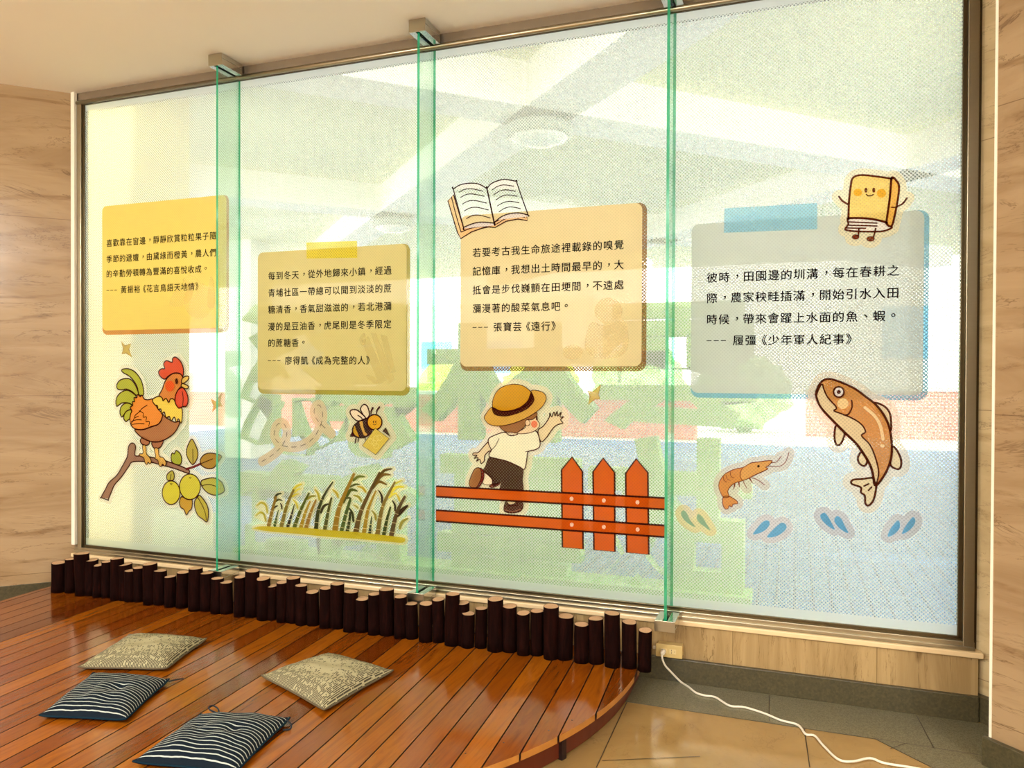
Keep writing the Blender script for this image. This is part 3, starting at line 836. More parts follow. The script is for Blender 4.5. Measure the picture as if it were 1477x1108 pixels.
def text_line(parent, body, x0, zc, pitch, y):
    em = pitch * .935; x = x0; mb = MB()
    for ch in body:
        if ch == '-':
            w = pitch * .42; mb.add([(x, y, zc - em * .035), (x + w, y, zc - em * .035), (x + w, y, zc + em * .04), (x, y, zc + em * .04)], [(0, 1, 2, 3)], TEXT_M); x += pitch * .60; continue
        if ch == ' ': x += pitch * .36; continue
        vs, fs = glyph(ch); adv, dx, dz = pitch, 0.0, 0.0
        if ch in '，。、': dx, dz = .34, .33
        if ch == '《': adv, dx = pitch * .84, -.14
        if ch == '》': adv = pitch * .7
        for k, (bx, bz) in enumerate(((-.012, -.008), (.014, .010))):
            mb.add([(x + (v[0] + dx + bx) * em, y - .00012 * k, zc + (v[1] + dz + bz - .37) * em) for v in vs], fs, TEXT_M)
        x += adv
    mb.build('text_line', parent)
def card(label, ox, oy, sc, edge, face, cedge, cface, lines, tape=None, ctape=None, faint=None):
    a = Art('quote_card', label, 'quote card', ox, oy, sc, 'quote cards on the glass', -.003)
    a.start([edge[0], edge[1], edge[2], edge[3]])
    def rect(px):
        z = [a.xz(p) for p in px]; return (z[0][0] + z[3][0]) / 2, (z[1][0] + z[2][0]) / 2, (z[2][1] + z[3][1]) / 2, (z[0][1] + z[1][1]) / 2
    r = rect(edge); f = rect(face); q = rrect(*r, .035); q2 = rrect(f[0], f[1] - .0005, f[2] + .0005, f[3], .03); nq = len(q); mb = MB()
    put(mb, q + q2, [(i, (i + 1) % nq, nq + (i + 1) % nq, nq + i) for i in range(nq)], -.003, ink('card_edge_%d_%d_%d' % cedge, cedge, .06, .3)); mb.build('card_edge', a.root)
    q = rrect(*f, .03); mb = MB(); put(mb, q, tri_fill(q), -.0035, ink('card_%d_%d_%d' % cface, cface, .0, .11)); cf = mb.build('card_face', a.root)
    if faint: faint(a)
    P0, P1 = a.xz(lines[0][1]), a.xz(lines[0][2]); pitch = (P1[0] - P0[0]) / (len(lines[0][0]) - .08)
    for body, p0, p1 in lines:
        A0, A1 = a.xz(p0), a.xz(p1); text_line(a.root, body, A0[0] - pitch * .03, (A0[1] + A1[1]) / 2, pitch, -.0048)
    if tape:
        z = [a.xz(p) for p in tape]; mb = MB(); put(mb, z, [(0, 1, 2, 3)], -.0042, ink('tape_%d_%d_%d' % ctape, ctape, .05, .4)); mb.build('tape', a.root)
    return a
def faint_shapes(rgb, polys):
    def fn(a):
        mb = MB()
        for k, (p, sm) in enumerate(polys):
            z = [a.xz(q) for q in (catmull(p, 4, True) if sm else p)]; put(mb, z, tri_fill(z), -.0039 - .00008 * k, ink('faint_%d_%d_%d' % rgb, rgb, .62, .1))
        mb.build('faint_drawing', a.root)
    return fn
card('orange-yellow quote card at the left end, above the rooster', 100, 240, 4.2615,
     [(205, 240), (981, 180), (981, 1031), (200, 1027)], [(205, 240), (966, 181), (966, 1003), (200, 1000)], (198, 122, 10), (234, 204, 104),
     [('喜歡靠在窗邊，靜靜欣賞粒粒果子隨', (230, 467), (906, 432)), ('季節的遞嬗，由黛綠而橙黃，農人們', (230, 563), (906, 538)), ('的辛勤勞頓轉為豐滿的喜悅收成。', (229, 658), (850, 634)), ('--- 黃振裕《花言鳥語天地情》', (231, 759), (808, 742))],
     faint=faint_shapes((242, 222, 142), [([(620, 860), (640, 780), (690, 745), (760, 760), (740, 830), (690, 860)], True), ([(700, 700), (730, 670), (790, 690), (780, 740), (720, 745)], True), (ell(800, 830, 95, 110), False), ([(860, 700), (880, 680), (895, 760), (890, 860), (850, 860)], True)]))
card('olive quote card with yellow tape, above the bee', 340, 330, 4.2607,
     [(137, 138), (1072, 101), (1070, 1028), (135, 1012)], [(137, 138), (1050, 102), (1050, 1000), (135, 985)], (158, 136, 8), (206, 188, 122),
     [('每到冬天，從外地歸來小鎮，經過', (201, 284), (961, 263)), ('青埔社區一帶總可以聞到淡淡的蔗', (201, 389), (961, 373)), ('糖清香，香氣甜滋滋的，若北港瀰', (201, 492), (961, 482)), ('漫的是豆油香，虎尾則是冬季限定', (200, 597), (961, 592)), ('的蔗糖香。', (200, 703), (430, 700)), ('--- 廖得凱《成為完整的人》', (200, 811), (848, 809))],
     [(435, 85), (746, 75), (748, 179), (437, 183)], (222, 206, 50),
     faint_shapes((214, 198, 134), [([(775, 690), (815, 660), (930, 930), (880, 960)], False), ([(830, 640), (860, 640), (980, 930), (935, 960)], False), ([(890, 650), (930, 660), (985, 880), (950, 890)], False), ([(800, 900), (850, 910), (880, 950), (840, 945)], True), ([(760, 680), (790, 640), (800, 690), (780, 720)], True)]))
card('large tan quote card under the open book drawing', 630, 240, 3.694,
     [(127, 266), (1120, 190), (1117, 1090), (127, 1092)], [(127, 266), (1094, 192), (1092, 1066), (127, 1066)], (140, 98, 46), (220, 198, 148),
     [('若要考古我生命旅途裡載錄的嗅覺', (192, 462), (999, 416)), ('記憶庫，我想出土時間最早的，大', (192, 560), (998, 524)), ('抵會是步伐巍顫在田埂間，不遠處', (192, 660), (996, 631)), ('瀰漫著的酸菜氣息吧。', (192, 758), (697, 746)), ('--- 張寶芸《遠行》', (193, 859), (652, 850))],
     faint=faint_shapes((232, 212, 162), [(ell(915, 770, 75, 70), False), ([(820, 830), (900, 850), (1000, 820), (1020, 960), (960, 1020), (840, 1020), (790, 960)], True), (ell(725, 990, 55, 40), False)]))
card('pale grey-blue quote card with blue tape, at the right above the fish', 980, 230, 3.0784,
     [(53, 290), (1107, 222), (1106, 1066), (52, 1062)], [(53, 290), (1084, 223), (1084, 1044), (52, 1040)], (116, 172, 194), (190, 197, 188),
     [('彼時，田園邊的圳溝，每在春耕之', (122, 529), (979, 490)), ('際，農家秧畦插滿，開始引水入田', (121, 620), (978, 589)), ('時候，帶來會躍上水面的魚、蝦。', (121, 714), (966, 692)), ('--- 履彊《少年軍人紀事》', (122, 806), (793, 797))],
     [(200, 218), (612, 194), (612, 310), (198, 326)], (146, 198, 216))

# ---- rooster
a = Art('rooster_sticker', 'orange and brown cartoon rooster sticker standing above a branch', 'sticker', 160, 500, 6.154, None, -.006)
a.start([(50, 200), (710, 90), (500, 1060), (60, 665)])
LW = 11
OLV, CLW = (172, 174, 44), 5
tail = [[(95, 215), (110, 200), (160, 198), (215, 225), (262, 285), (285, 350), (290, 430), (248, 425), (235, 360), (200, 300), (160, 260), (115, 235)],
        [(60, 375), (55, 340), (75, 305), (120, 285), (175, 290), (215, 335), (240, 390), (246, 430), (225, 430), (190, 400), (140, 378), (100, 385)],
        [(55, 530), (48, 485), (65, 435), (105, 400), (150, 388), (195, 410), (228, 445), (215, 490), (190, 520), (150, 500), (105, 500), (80, 515)],
        [(100, 625), (85, 585), (95, 535), (130, 505), (165, 503), (195, 525), (195, 570), (165, 565), (140, 580), (120, 605)],
        [(140, 665), (120, 640), (125, 600), (150, 570), (185, 562), (190, 600), (180, 635), (155, 655)]]
for q in tail: fill(a, 'tail_feather', q, OLV, None, LW)
for q in ([(270, 825), (300, 800), (350, 845), (330, 875), (290, 870), (272, 850)], [(375, 845), (470, 825), (455, 885), (420, 905), (385, 895)]): fill(a, 'thigh', q, (164, 100, 62), None, LW)
for q in ([(290, 880), (318, 880), (325, 950), (352, 980), (368, 1020), (355, 1040), (340, 1025), (330, 1045), (315, 1035), (308, 1015), (300, 985), (265, 968), (264, 952), (295, 945)],
          [(397, 905), (430, 905), (440, 970), (478, 988), (500, 1030), (490, 1060), (470, 1042), (455, 1065), (437, 1050), (428, 1010), (398, 990), (408, 972)]): fill(a, 'leg', q, (224, 178, 86), None, 8)
fill(a, 'belly', [(225, 735), (300, 735), (370, 712), (430, 690), (462, 650), (470, 600), (500, 630), (545, 655), (580, 670), (620, 665), (610, 710), (570, 770), (510, 815), (440, 843), (370, 842), (300, 815), (250, 775)], (170, 108, 62), None, LW)
fill(a, 'back_feathers', [(290, 430), (310, 465), (345, 472), (385, 465), (400, 500), (430, 550), (470, 600), (460, 650), (430, 690), (370, 710), (300, 735), (230, 730), (195, 700), (182, 650), (188, 600), (200, 570), (185, 540), (208, 520), (205, 490), (225, 485), (218, 455), (245, 452), (250, 425), (275, 445)], (226, 136, 40), None, LW,
     extra=[([(335, 520), (290, 550), (265, 580), (230, 610), (215, 650), (195, 680), (192, 700)], 8), ([(265, 570), (300, 590), (300, 625), (330, 625), (325, 665), (355, 665), (350, 705)], 8), ([(195, 665), (240, 650), (285, 650)], 7), ([(200, 690), (260, 684), (310, 685)], 7), ([(228, 632), (245, 622), (258, 618)], 7)])
fill(a, 'head', [(440, 440), (470, 380), (495, 310), (540, 255), (590, 235), (640, 250), (660, 300), (645, 345), (610, 385), (590, 430), (590, 490), (575, 490), (545, 490), (530, 510), (505, 490), (480, 490), (470, 475)], (206, 124, 46), None, LW)
fill(a, 'neck_collar', [(385, 470), (440, 440), (470, 455), (480, 480), (505, 460), (530, 495), (545, 465), (575, 470), (600, 520), (640, 540), (650, 590), (640, 680), (615, 640), (598, 670), (578, 625), (550, 660), (535, 620), (505, 630), (490, 580), (465, 595), (460, 555), (435, 555), (430, 525), (405, 515)], (236, 204, 76), None, LW)
fill(a, 'comb', [(495, 290), (455, 265), (440, 225), (465, 198), (495, 195), (485, 155), (510, 125), (560, 140), (565, 105), (595, 95), (640, 140), (660, 200), (655, 265), (630, 240), (580, 235), (530, 260)], (212, 70, 34), None, LW)
fill(a, 'wattle', [(655, 365), (690, 410), (703, 470), (690, 525), (655, 532), (620, 545), (590, 500), (590, 440), (615, 385)], (214, 66, 36), None, LW, extra=[([(652, 400), (660, 460), (655, 525)], 8)])
fill(a, 'beak', [(645, 320), (655, 280), (690, 262), (712, 270), (700, 300), (665, 325)], (226, 190, 90), None, LW)
fill(a, 'beak', [(655, 328), (700, 345), (708, 365), (685, 375), (645, 352)], (226, 190, 90), None, LW)
fill(a, 'cheek', ell(543, 350, 40, 48), (226, 96, 40), smooth=False)
fill(a, 'eye', ell(605, 307, 13, 27), DARK, smooth=False)
halo(a, (232, 226, 200), .022)

# ---- branch with fruit
a = Art('branch_sticker', 'brown branch sticker with two round yellow-green fruits and leaves, under the rooster', 'sticker', 130, 620, 7.033, None, -.0125)
a.start([(100, 690), (1360, 600), (1180, 935), (405, 140)])
fill(a, 'branch', [(100, 690), (100, 690), (150, 600), (185, 535), (265, 460), (330, 350), (370, 270), (380, 180), (405, 140), (435, 140), (455, 175), (448, 262), (530, 265), (660, 290), (800, 330), (980, 400), (1000, 435), (975, 440), (850, 395), (720, 360), (600, 330), (430, 325), (380, 380), (310, 480), (240, 560), (205, 640), (175, 715), (175, 715)], (150, 108, 84), None, 12, layer=-11)
strokes(a, 'twig', [([(970, 400), (1050, 375), (1115, 345)], 24)], (110, 34, 34), layer=-9)
a.layer = -10
for q, c, ve in ([[(1025, 95), (1060, 150), (1085, 220), (1080, 290), (1035, 355), (985, 290), (970, 230), (985, 160)], (176, 158, 52), [(1035, 200), (1036, 270), (1037, 345)]],
                 [[(1115, 345), (1115, 300), (1150, 255), (1205, 237), (1270, 245), (1330, 270), (1290, 330), (1250, 385), (1190, 395), (1140, 375)], (166, 124, 28), [(1120, 345), (1180, 320), (1240, 295)]],
                 [[(825, 325), (818, 270), (830, 235), (850, 245), (870, 210), (910, 245), (925, 300), (910, 355), (860, 350)], (162, 168, 42), None],
                 [[(1125, 520), (1190, 495), (1260, 490), (1330, 530), (1360, 600), (1350, 635), (1270, 665), (1190, 640), (1135, 580)], (180, 172, 60), [(1135, 568), (1200, 555), (1280, 575)]],
                 [[(925, 680), (905, 740), (920, 790), (950, 810), (975, 865), (1000, 830), (1030, 795), (1032, 710), (980, 705)], (192, 148, 36), None],
                 [[(1085, 690), (1060, 730), (1065, 800), (1095, 870), (1140, 905), (1185, 935), (1200, 870), (1195, 790), (1160, 720), (1110, 665)], (184, 168, 50), [(1095, 690), (1140, 770), (1170, 850), (1180, 915)]],
                 [[(780, 500), (785, 450), (835, 415), (855, 460), (845, 510), (800, 515)], (178, 168, 60), [(825, 450), (815, 490), (812, 510)]]):
    fill(a, 'leaf', q, c, None, 12, extra=[(ve, 8)] if ve else ())
fill(a, 'fruit', ell(825, 638, 90, 120), (206, 194, 46), None, 12, smooth=False, extra=[([(815, 545), (825, 552), (835, 546)], 8)])
fill(a, 'fruit', ell(1017, 578, 106, 130), (202, 192, 44), None, 12, smooth=False, extra=[([(1010, 482), (1020, 490), (1030, 484)], 8)])
a.y0 = -.0027; halo(a, (236, 226, 204), .020, thru=.2)

# ---- small stars
def star(label, ox, oy, sc, pts, rgb=(192, 164, 78)):
    s = Art('star_sticker', label, 'sticker', ox, oy, sc, 'four-pointed star stickers', -.003); s.start(pts)
    fill(s, 'star', pts, rgb, (150, 120, 60), 5, smooth=False)
star('small gold star sticker above the rooster tail', 100, 480, 3.258, [(245, 40), (262, 62), (290, 52), (280, 80), (295, 115), (268, 95), (248, 100), (255, 75)])
star('small gold star sticker right of the rooster, half behind the glass fin', 100, 480, 3.258, [(665, 310), (690, 325), (718, 283), (708, 325), (720, 345), (695, 345), (672, 372), (680, 345)])
star('small gold star sticker right of the waving boy', 620, 530, 3.958, [(902, 135), (932, 140), (977, 98), (962, 155), (972, 180), (940, 182), (905, 213), (915, 165)])

# ---- bee
a = Art('bee_sticker', 'cartoon honey bee sticker carrying a yellow square card', 'sticker', 490, 570, 11.08, None, -.0045); a.start([(170, 640), (400, 150), (820, 670), (595, 950)])
BD = (52, 8, 14)
fill(a, 'wing', [(420, 370), (340, 250), (345, 190), (385, 150), (430, 165), (460, 220), (475, 320)], (230, 212, 180), BD, 22)
fill(a, 'wing', [(300, 415), (230, 375), (180, 310), (170, 260), (210, 232), (280, 240), (340, 285), (415, 370)], (236, 218, 186), BD, 22, extra=[([(295, 325), (330, 345), (360, 372)], 20)])
fill(a, 'stinger', [(215, 590), (170, 640), (180, 665), (235, 655)], BD, BD, 4)
fill(a, 'body', [(440, 380), (300, 425), (220, 500), (205, 590), (240, 660), (330, 685), (430, 670), (520, 570)], BD, BD, 10)
fill(a, 'stripe', [(245, 490), (265, 540), (300, 620), (315, 665), (265, 645), (228, 600), (228, 540)], (216, 166, 44), layer=a.layer, halo=False)
fill(a, 'stripe', [(325, 430), (370, 420), (385, 500), (410, 580), (450, 630), (400, 645), (365, 570), (340, 500)], (222, 176, 84), layer=a.layer, halo=False)
a.layer += 2
strokes(a, 'legs', [([(270, 690), (262, 730), (255, 765)], 24), ([(312, 690), (303, 740)], 20), ([(415, 680), (418, 712)], 18)], BD)
strokes(a, 'antennae', [([(510, 305), (516, 255), (540, 205)], (18, 36)), ([(598, 300), (610, 240), (645, 192)], (18, 36))], BD, halo=True)
fill(a, 'head', ell(570, 432, 118, 122), (218, 162, 28), BD, 24, smooth=False, extra=[([(548, 462), (575, 474), (602, 458)], 9)])
fill(a, 'eye', ell(553, 425, 9, 18), BD, smooth=False, layer=a.layer, halo=False); fill(a, 'eye', ell(590, 425, 9, 18), BD, smooth=False, layer=a.layer, halo=False)
a.layer += 2
fill(a, 'hand', [(750, 510), (695, 575), (830, 670)], BD, smooth=False)
fill(a, 'honey_card', [(585, 525), (805, 690), (595, 950), (380, 805)], (208, 184, 74), BD, 10, smooth=False,
     extra=[(ell(cx, cy, 42, 40, 14, .6) + [ell(cx, cy, 42, 40, 14, .6)[0]], 6) for cx, cy in ((600, 690), (655, 680), (520, 735), (570, 760), (600, 810))], lines_rgb=(232, 218, 130))
halo(a, (216, 202, 168), .026)

# ---- bee's dashed trail
a = Art('flight_trail_sticker', 'beige looping flight trail sticker with black dashes, left of the bee', 'sticker', 365, 565, 9.632, None, -.0025); a.start([(125, 970), (1085, 580), (915, 185)])
path = catmull([(125, 970), (220, 915), (320, 840), (405, 750), (460, 640), (470, 540), (440, 460), (385, 435), (330, 470), (297, 560), (300, 630), (345, 700), (430, 755), (570, 770), (690, 745), (800, 680), (885, 580), (945, 450), (968, 350), (955, 240), (915, 185), (865, 220), (850, 290), (890, 390), (990, 495), (1085, 580)], 8)
z = [a.xz(p) for p in path]
for i in range(0, len(z) - 4, 4): a.outer.append(z[i:i + 5])
halo(a, (206, 186, 150), .026, .005, .04, name='trail_backing')
dist = 0; cur = [path[0]]; dashes = []; on = True
for p, q in zip(path, path[1:]):
    dist += math.dist(p, q)
    if on: cur.append(q)
    if dist > (62 if on else 54):
        if on and len(cur) > 1: dashes.append(cur)
        cur = [q]; dist = 0; on = not on
strokes(a, 'dashes', [(d, 9) for d in dashes], (48, 22, 20), smooth=False)

# ---- sugarcane
a = Art('sugarcane_sticker', 'row of green and brown sugarcane stalks sticker on a grassy strip', 'sticker', 360, 670, 9.233, None, -.008); a.start([(55, 850), (1108, 930), (300, 390)])
halo_pts = []
def stalk(pts, w0, w1, rgb):
    strokes(a, 'cane_stalk', [(pts, (w0, w1))], rgb, layer=1 + .13 * stalk.n, halo=True); stalk.n += 1
    st = []
    q = catmull(pts, 8)
    for fr in (.16, .34, .55):
        k = int(fr * (len(q) - 1)); p, r = Vector(q[k]), Vector(q[min(k + 1, len(q) - 1)]); t = (r - p)
        if t.length < 1e-6: continue
        t.normalize(); n = Vector((-t.y, t.x)); w = (w0 + (w1 - w0) * fr) * .48
        st.append(([tuple(p - n * w), tuple(p + n * w)], 5))
    ringsts.append((a.o, a.sc, st))
stalk.n = 0; ringsts = []
def cleaf(p, w, rgb):
    m = p[1]; q = catmull(p, 6); n = len(q); ws = [w * (.35 + .65 * math.sin(math.pi * min(1, .25 + .75 * i / (n - 1)))) * (1 if i < n - 1 else .05) for i in range(n)]
    u = a.m_per_unit(p[0]); zz = [a.xz(k) for k in q]; v, f = ribbon(zz, [k * u for k in ws], False)
    mb = MB(); put(mb, v, f, a.y0 - LY * (.3 + .05 * cleaf.n), ink('%d_%d_%d_line' % rgb, rgb, 0, .12)); cleaf.n += 1; mb.build('cane_leaf', a.root); a.outer.append(zz)
cleaf.n = 0
G1, G2, Y1, D1 = (70, 74, 26), (126, 112, 34), (190, 176, 52), (50, 36, 24)
for p, w, c in ([[(235, 640), (215, 545), (150, 510), (90, 560)], 32, (164, 152, 48)], [[(215, 750), (190, 665), (140, 640), (75, 690)], 32, (164, 152, 48)], [[(330, 450), (370, 400), (430, 385)], 30, (44, 50, 22)], [[(350, 490), (390, 468), (440, 485)], 28, (70, 70, 24)], [[(320, 590), (350, 560), (380, 550)], 22, D1],
                [[(430, 590), (425, 545), (405, 515)], 26, D1], [[(580, 340), (630, 290), (705, 258)], 34, Y1], [[(600, 370), (640, 335), (685, 322)], 28, (206, 190, 70)], [[(570, 430), (610, 402), (660, 390)], 26, Y1], [[(640, 580), (620, 515), (570, 460)], 28, Y1], [[(770, 460), (820, 425), (890, 420)], 32, (130, 124, 44)], [[(930, 470), (910, 390), (865, 322)], 34, (164, 150, 44)], [[(950, 640), (990, 555), (1060, 525)], 40, (54, 44, 24)]):
    cleaf(p, w, c)
for p, w0, w1, c in ([[(255, 815), (300, 620), (350, 440)], 60, 36, (134, 104, 40)], [[(335, 810), (358, 710), (385, 610)], 46, 10, (58, 76, 30)], [[(425, 820), (500, 540), (585, 345)], 62, 32, (122, 104, 40)], [[(510, 825), (560, 670), (598, 530)], 50, 12, (48, 40, 30)], [[(600, 825), (680, 610), (790, 385)], 62, 26, (78, 84, 28)],
                     [[(685, 835), (740, 650), (805, 495)], 60, 26, (156, 128, 34)], [[(755, 840), (815, 640), (885, 475)], 62, 26, (140, 104, 38)], [[(885, 850), (920, 600), (1000, 400), (1108, 235)], 66, 18, (52, 52, 22)], [[(1005, 855), (1045, 640), (1090, 450)], 60, 28, (76, 74, 30)]):
    stalk(p, w0, w1, c)
a.setcrop(470, 665, 8.523)
for p, w, c in ([[(340, 240), (400, 192), (485, 195)], 34, (96, 104, 36)], [[(300, 320), (360, 288), (425, 290)], 26, (84, 84, 36)], [[(260, 430), (310, 355), (395, 372)], 40, (74, 84, 30)], [[(650, 200), (720, 118), (825, 95)], 36, (88, 64, 26)], [[(620, 260), (700, 172), (802, 170)], 38, (106, 76, 28)], [[(580, 330), (650, 255), (755, 295)], 40, (106, 80, 26)],
                [[(490, 380), (450, 330), (380, 312)], 30, (176, 150, 40)], [[(435, 490), (400, 440), (330, 420)], 32, (140, 132, 44)], [[(395, 580), (370, 555), (335, 540)], 20, (150, 140, 50)], [[(850, 280), (890, 260), (945, 235)], 22, Y1], [[(800, 390), (870, 322), (970, 320)], 36, (214, 196, 58)], [[(780, 450), (820, 410), (880, 392)], 30, (220, 206, 70)],
                [[(690, 510), (688, 430), (645, 355)], 30, D1], [[(850, 610), (850, 545), (815, 480)], 30, D1], [[(910, 490), (890, 440), (860, 400)], 26, (190, 170, 56)], [[(880, 670), (935, 610), (1015, 540)], 56, (56, 36, 20)], [[(910, 825), (940, 750), (1015, 702)], 38, (140, 130, 48)], [[(615, 720), (605, 660), (560, 605)], 30, (140, 128, 44)], [[(150, 440), (130, 392), (75, 345)], 32, (168, 150, 46)], [[(340, 740), (325, 640), (280, 570)], 34, (52, 52, 24)], [[(220, 510), (250, 455), (320, 460)], 34, (76, 76, 34)]):
    cleaf(p, w, c)
for p, w0, w1, c in ([[(115, 840), (170, 560), (345, 165)], 84, 34, (142, 108, 32)], [[(195, 855), (245, 660), (300, 480)], 56, 36, (70, 84, 34)], [[(265, 860), (290, 740), (300, 640)], 50, 28, (46, 52, 24)], [[(370, 880), (440, 600), (660, 145)], 80, 28, (92, 68, 32)], [[(470, 880), (520, 600), (615, 370)], 60, 22, (150, 120, 36)], [[(540, 885), (552, 780), (565, 680)], 44, 10, (44, 54, 38)],
                     [[(635, 905), (700, 560), (850, 260)], 66, 24, (120, 98, 42)], [[(715, 900), (750, 730), (795, 570)], 54, 24, (56, 64, 26)], [[(805, 925), (870, 650), (970, 440)], 66, 34, (86, 64, 38)]):
    stalk(p, w0, w1, c)
mb = MB()
for o, sc, st in ringsts:
    a.setcrop(*o, sc)
    for s, w in st:
        u = a.m_per_unit(s[0]); v, f = ribbon([a.xz(k) for k in s], w * u, False); put(mb, v, f, a.y0 - LY * 4, ink('ring', (226, 206, 140), 0, .1))
mb.build('cane_rings', a.root)
a.setcrop(0, 0, 1)
fill(a, 'grass_strip', [(366, 762), (376, 759), (403, 760), (436, 761), (480, 765), (505, 766.5), (530, 769), (555, 772), (580, 775), (585, 778), (580, 783), (552, 780.5), (505, 776.5), (470, 774), (436, 770.7), (398, 767.5), (379.5, 765.3), (366, 762.6)], (188, 170, 28), layer=6)
a.y0 = -.0026; halo(a, (228, 220, 170), .012, .004, .22)

# ---- boy in a straw hat
a = Art('boy_sticker', 'boy sticker seen from behind in a straw hat, waving over the red fence', 'sticker', 670, 540, 5.276, None, -.004); a.start([(40, 840), (750, 330), (390, 75), (370, 1055)])
BL, SK = (66, 22, 14), (226, 206, 164)
a.layer = 1
fill(a, 'arm', [(187, 515), (150, 545), (105, 595), (70, 598), (64, 616), (96, 616), (74, 640), (104, 634), (92, 662), (117, 646), (126, 678), (150, 660), (155, 620), (180, 590), (208, 572)], SK, BL, 8)
fill(a, 'arm', [(560, 430), (600, 395), (645, 330), (650, 293), (664, 324), (682, 286), (690, 318), (706, 280), (709, 318), (737, 288), (728, 325), (756, 322), (732, 346), (750, 370), (725, 378), (690, 395), (660, 430), (625, 480), (583, 512)], SK, BL, 8)
fill(a, 'lower_leg', [(325, 955), (410, 960), (405, 1000), (330, 1000)], SK, BL, 7, smooth=False)
fill(a, 'calf', [(150, 745), (185, 760), (215, 800), (210, 835), (165, 840), (135, 815)], (236, 222, 188), BL, 5)
fill(a, 'shoe', [(318, 968), (345, 990), (380, 985), (400, 968), (440, 975), (450, 1000), (430, 1040), (370, 1055), (310, 1045), (303, 1010)], (72, 22, 18), BL, 5, extra=[([(308, 1030), (370, 1042), (430, 1026)], 4)], lines_rgb=(170, 120, 90))
fill(a, 'shoe', [(60, 812), (95, 735), (125, 712), (150, 742), (148, 800), (115, 855), (75, 862)], (110, 26, 22), BL, 6)
fill(a, 'shoe_sole', [(45, 800), (75, 730), (105, 709), (128, 725), (130, 790), (98, 855), (65, 865), (40, 840)], (166, 112, 62), BL, 6)
fill(a, 'shoe_tongue', [(190, 850), (230, 830), (280, 820), (260, 845), (215, 862)], (104, 28, 22), BL, 3)
fill(a, 'trousers', [(195, 632), (260, 645), (335, 660), (400, 695), (450, 718), (445, 800), (440, 895), (280, 895), (285, 820), (225, 850), (215, 800), (185, 765), (148, 735), (165, 700)], (62, 26, 16), BL, 5)
fill(a, 'shirt', [(190, 490), (230, 465), (310, 440), (350, 465), (400, 460), (420, 447), (480, 445), (545, 430), (570, 470), (580, 540), (550, 570), (490, 587), (480, 640), (462, 720), (420, 700), (330, 660), (250, 640), (197, 625), (195, 600), (210, 575), (190, 530)], (236, 232, 200), BL, 8, extra=[([(268, 488), (240, 545), (205, 580)], 5), ([(470, 588), (492, 583)], 5)])
fill(a, 'face', [(470, 400), (470, 360), (485, 345), (520, 340), (555, 312), (562, 350), (578, 380), (565, 410), (530, 435), (470, 450), (405, 448), (445, 420)], (234, 208, 166), BL, 5)
fill(a, 'hair', [(275, 392), (350, 380), (450, 345), (540, 296), (558, 292), (555, 318), (520, 345), (482, 345), (468, 390), (440, 420), (400, 445), (365, 438), (330, 438), (300, 425)], (150, 98, 52), BL, 5)
fill(a, 'ear', ell(487, 368, 18, 23), (234, 208, 166), BL, 5, smooth=False)
fill(a, 'cheek', ell(538, 378, 24, 27), (226, 128, 92), smooth=False, layer=a.layer); fill(a, 'eye', ell(556, 335, 6, 15), BL, smooth=False, layer=a.layer); a.layer += 1
fill(a, 'hat_brim', [(160, 335), (172, 300), (220, 247), (300, 250), (420, 240), (500, 170), (515, 125), (560, 123), (608, 140), (630, 180), (603, 240), (540, 295), (450, 345), (350, 380), (260, 392), (195, 378)], (206, 158, 60), BL, 6)
fill(a, 'hat_crown', [(225, 255), (225, 195), (255, 130), (310, 90), (390, 75), (460, 90), (508, 128), (522, 150), (505, 210), (440, 258), (350, 280), (260, 275)], (202, 146, 18), BL, 6)
fill(a, 'hat_band', [(222, 250), (280, 275), (350, 275), (430, 250), (490, 200), (514, 138), (538, 180), (530, 215), (480, 265), (400, 300), (320, 318), (240, 305)], (60, 10, 12), BL, 3)
a.y0 = -.0024; halo(a, (228, 214, 182), .024)

# ---- red picket fence
a = Art('fence_sticker', 'red-orange picket fence sticker with two long rails and three pickets', 'sticker', 620, 530, 3.958, None, -.0185); a.start([(36, 678), (1345, 968), (1250, 1068)])
FR, FL = (198, 84, 14), (60, 20, 12)
a.layer = 1
for q in ([(752, 585), (812, 512), (872, 595), (875, 1037), (757, 1027)], [(932, 595), (990, 518), (1055, 600), (1057, 1052), (937, 1042)], [(1118, 605), (1178, 522), (1245, 600), (1250, 1068), (1124, 1057)]): fill(a, 'picket', q, FR, FL, 10, smooth=False, layer=1, ink_kw=dict(thru=0, hole=.1))
for q in ([(36, 678), (1350, 746), (1350, 811), (36, 738)], [(36, 815), (1350, 903), (1350, 969), (36, 878)]): fill(a, 'rail', q, FR, FL, 10, smooth=False, layer=3, ink_kw=dict(thru=0, hole=.1))
for x, y in ((810, 750), (994, 760), (1186, 770), (811, 898), (994, 911), (1187, 925)): fill(a, 'nail', ell(x, y, 11, 12, 16), (250, 214, 176), smooth=False, layer=5)

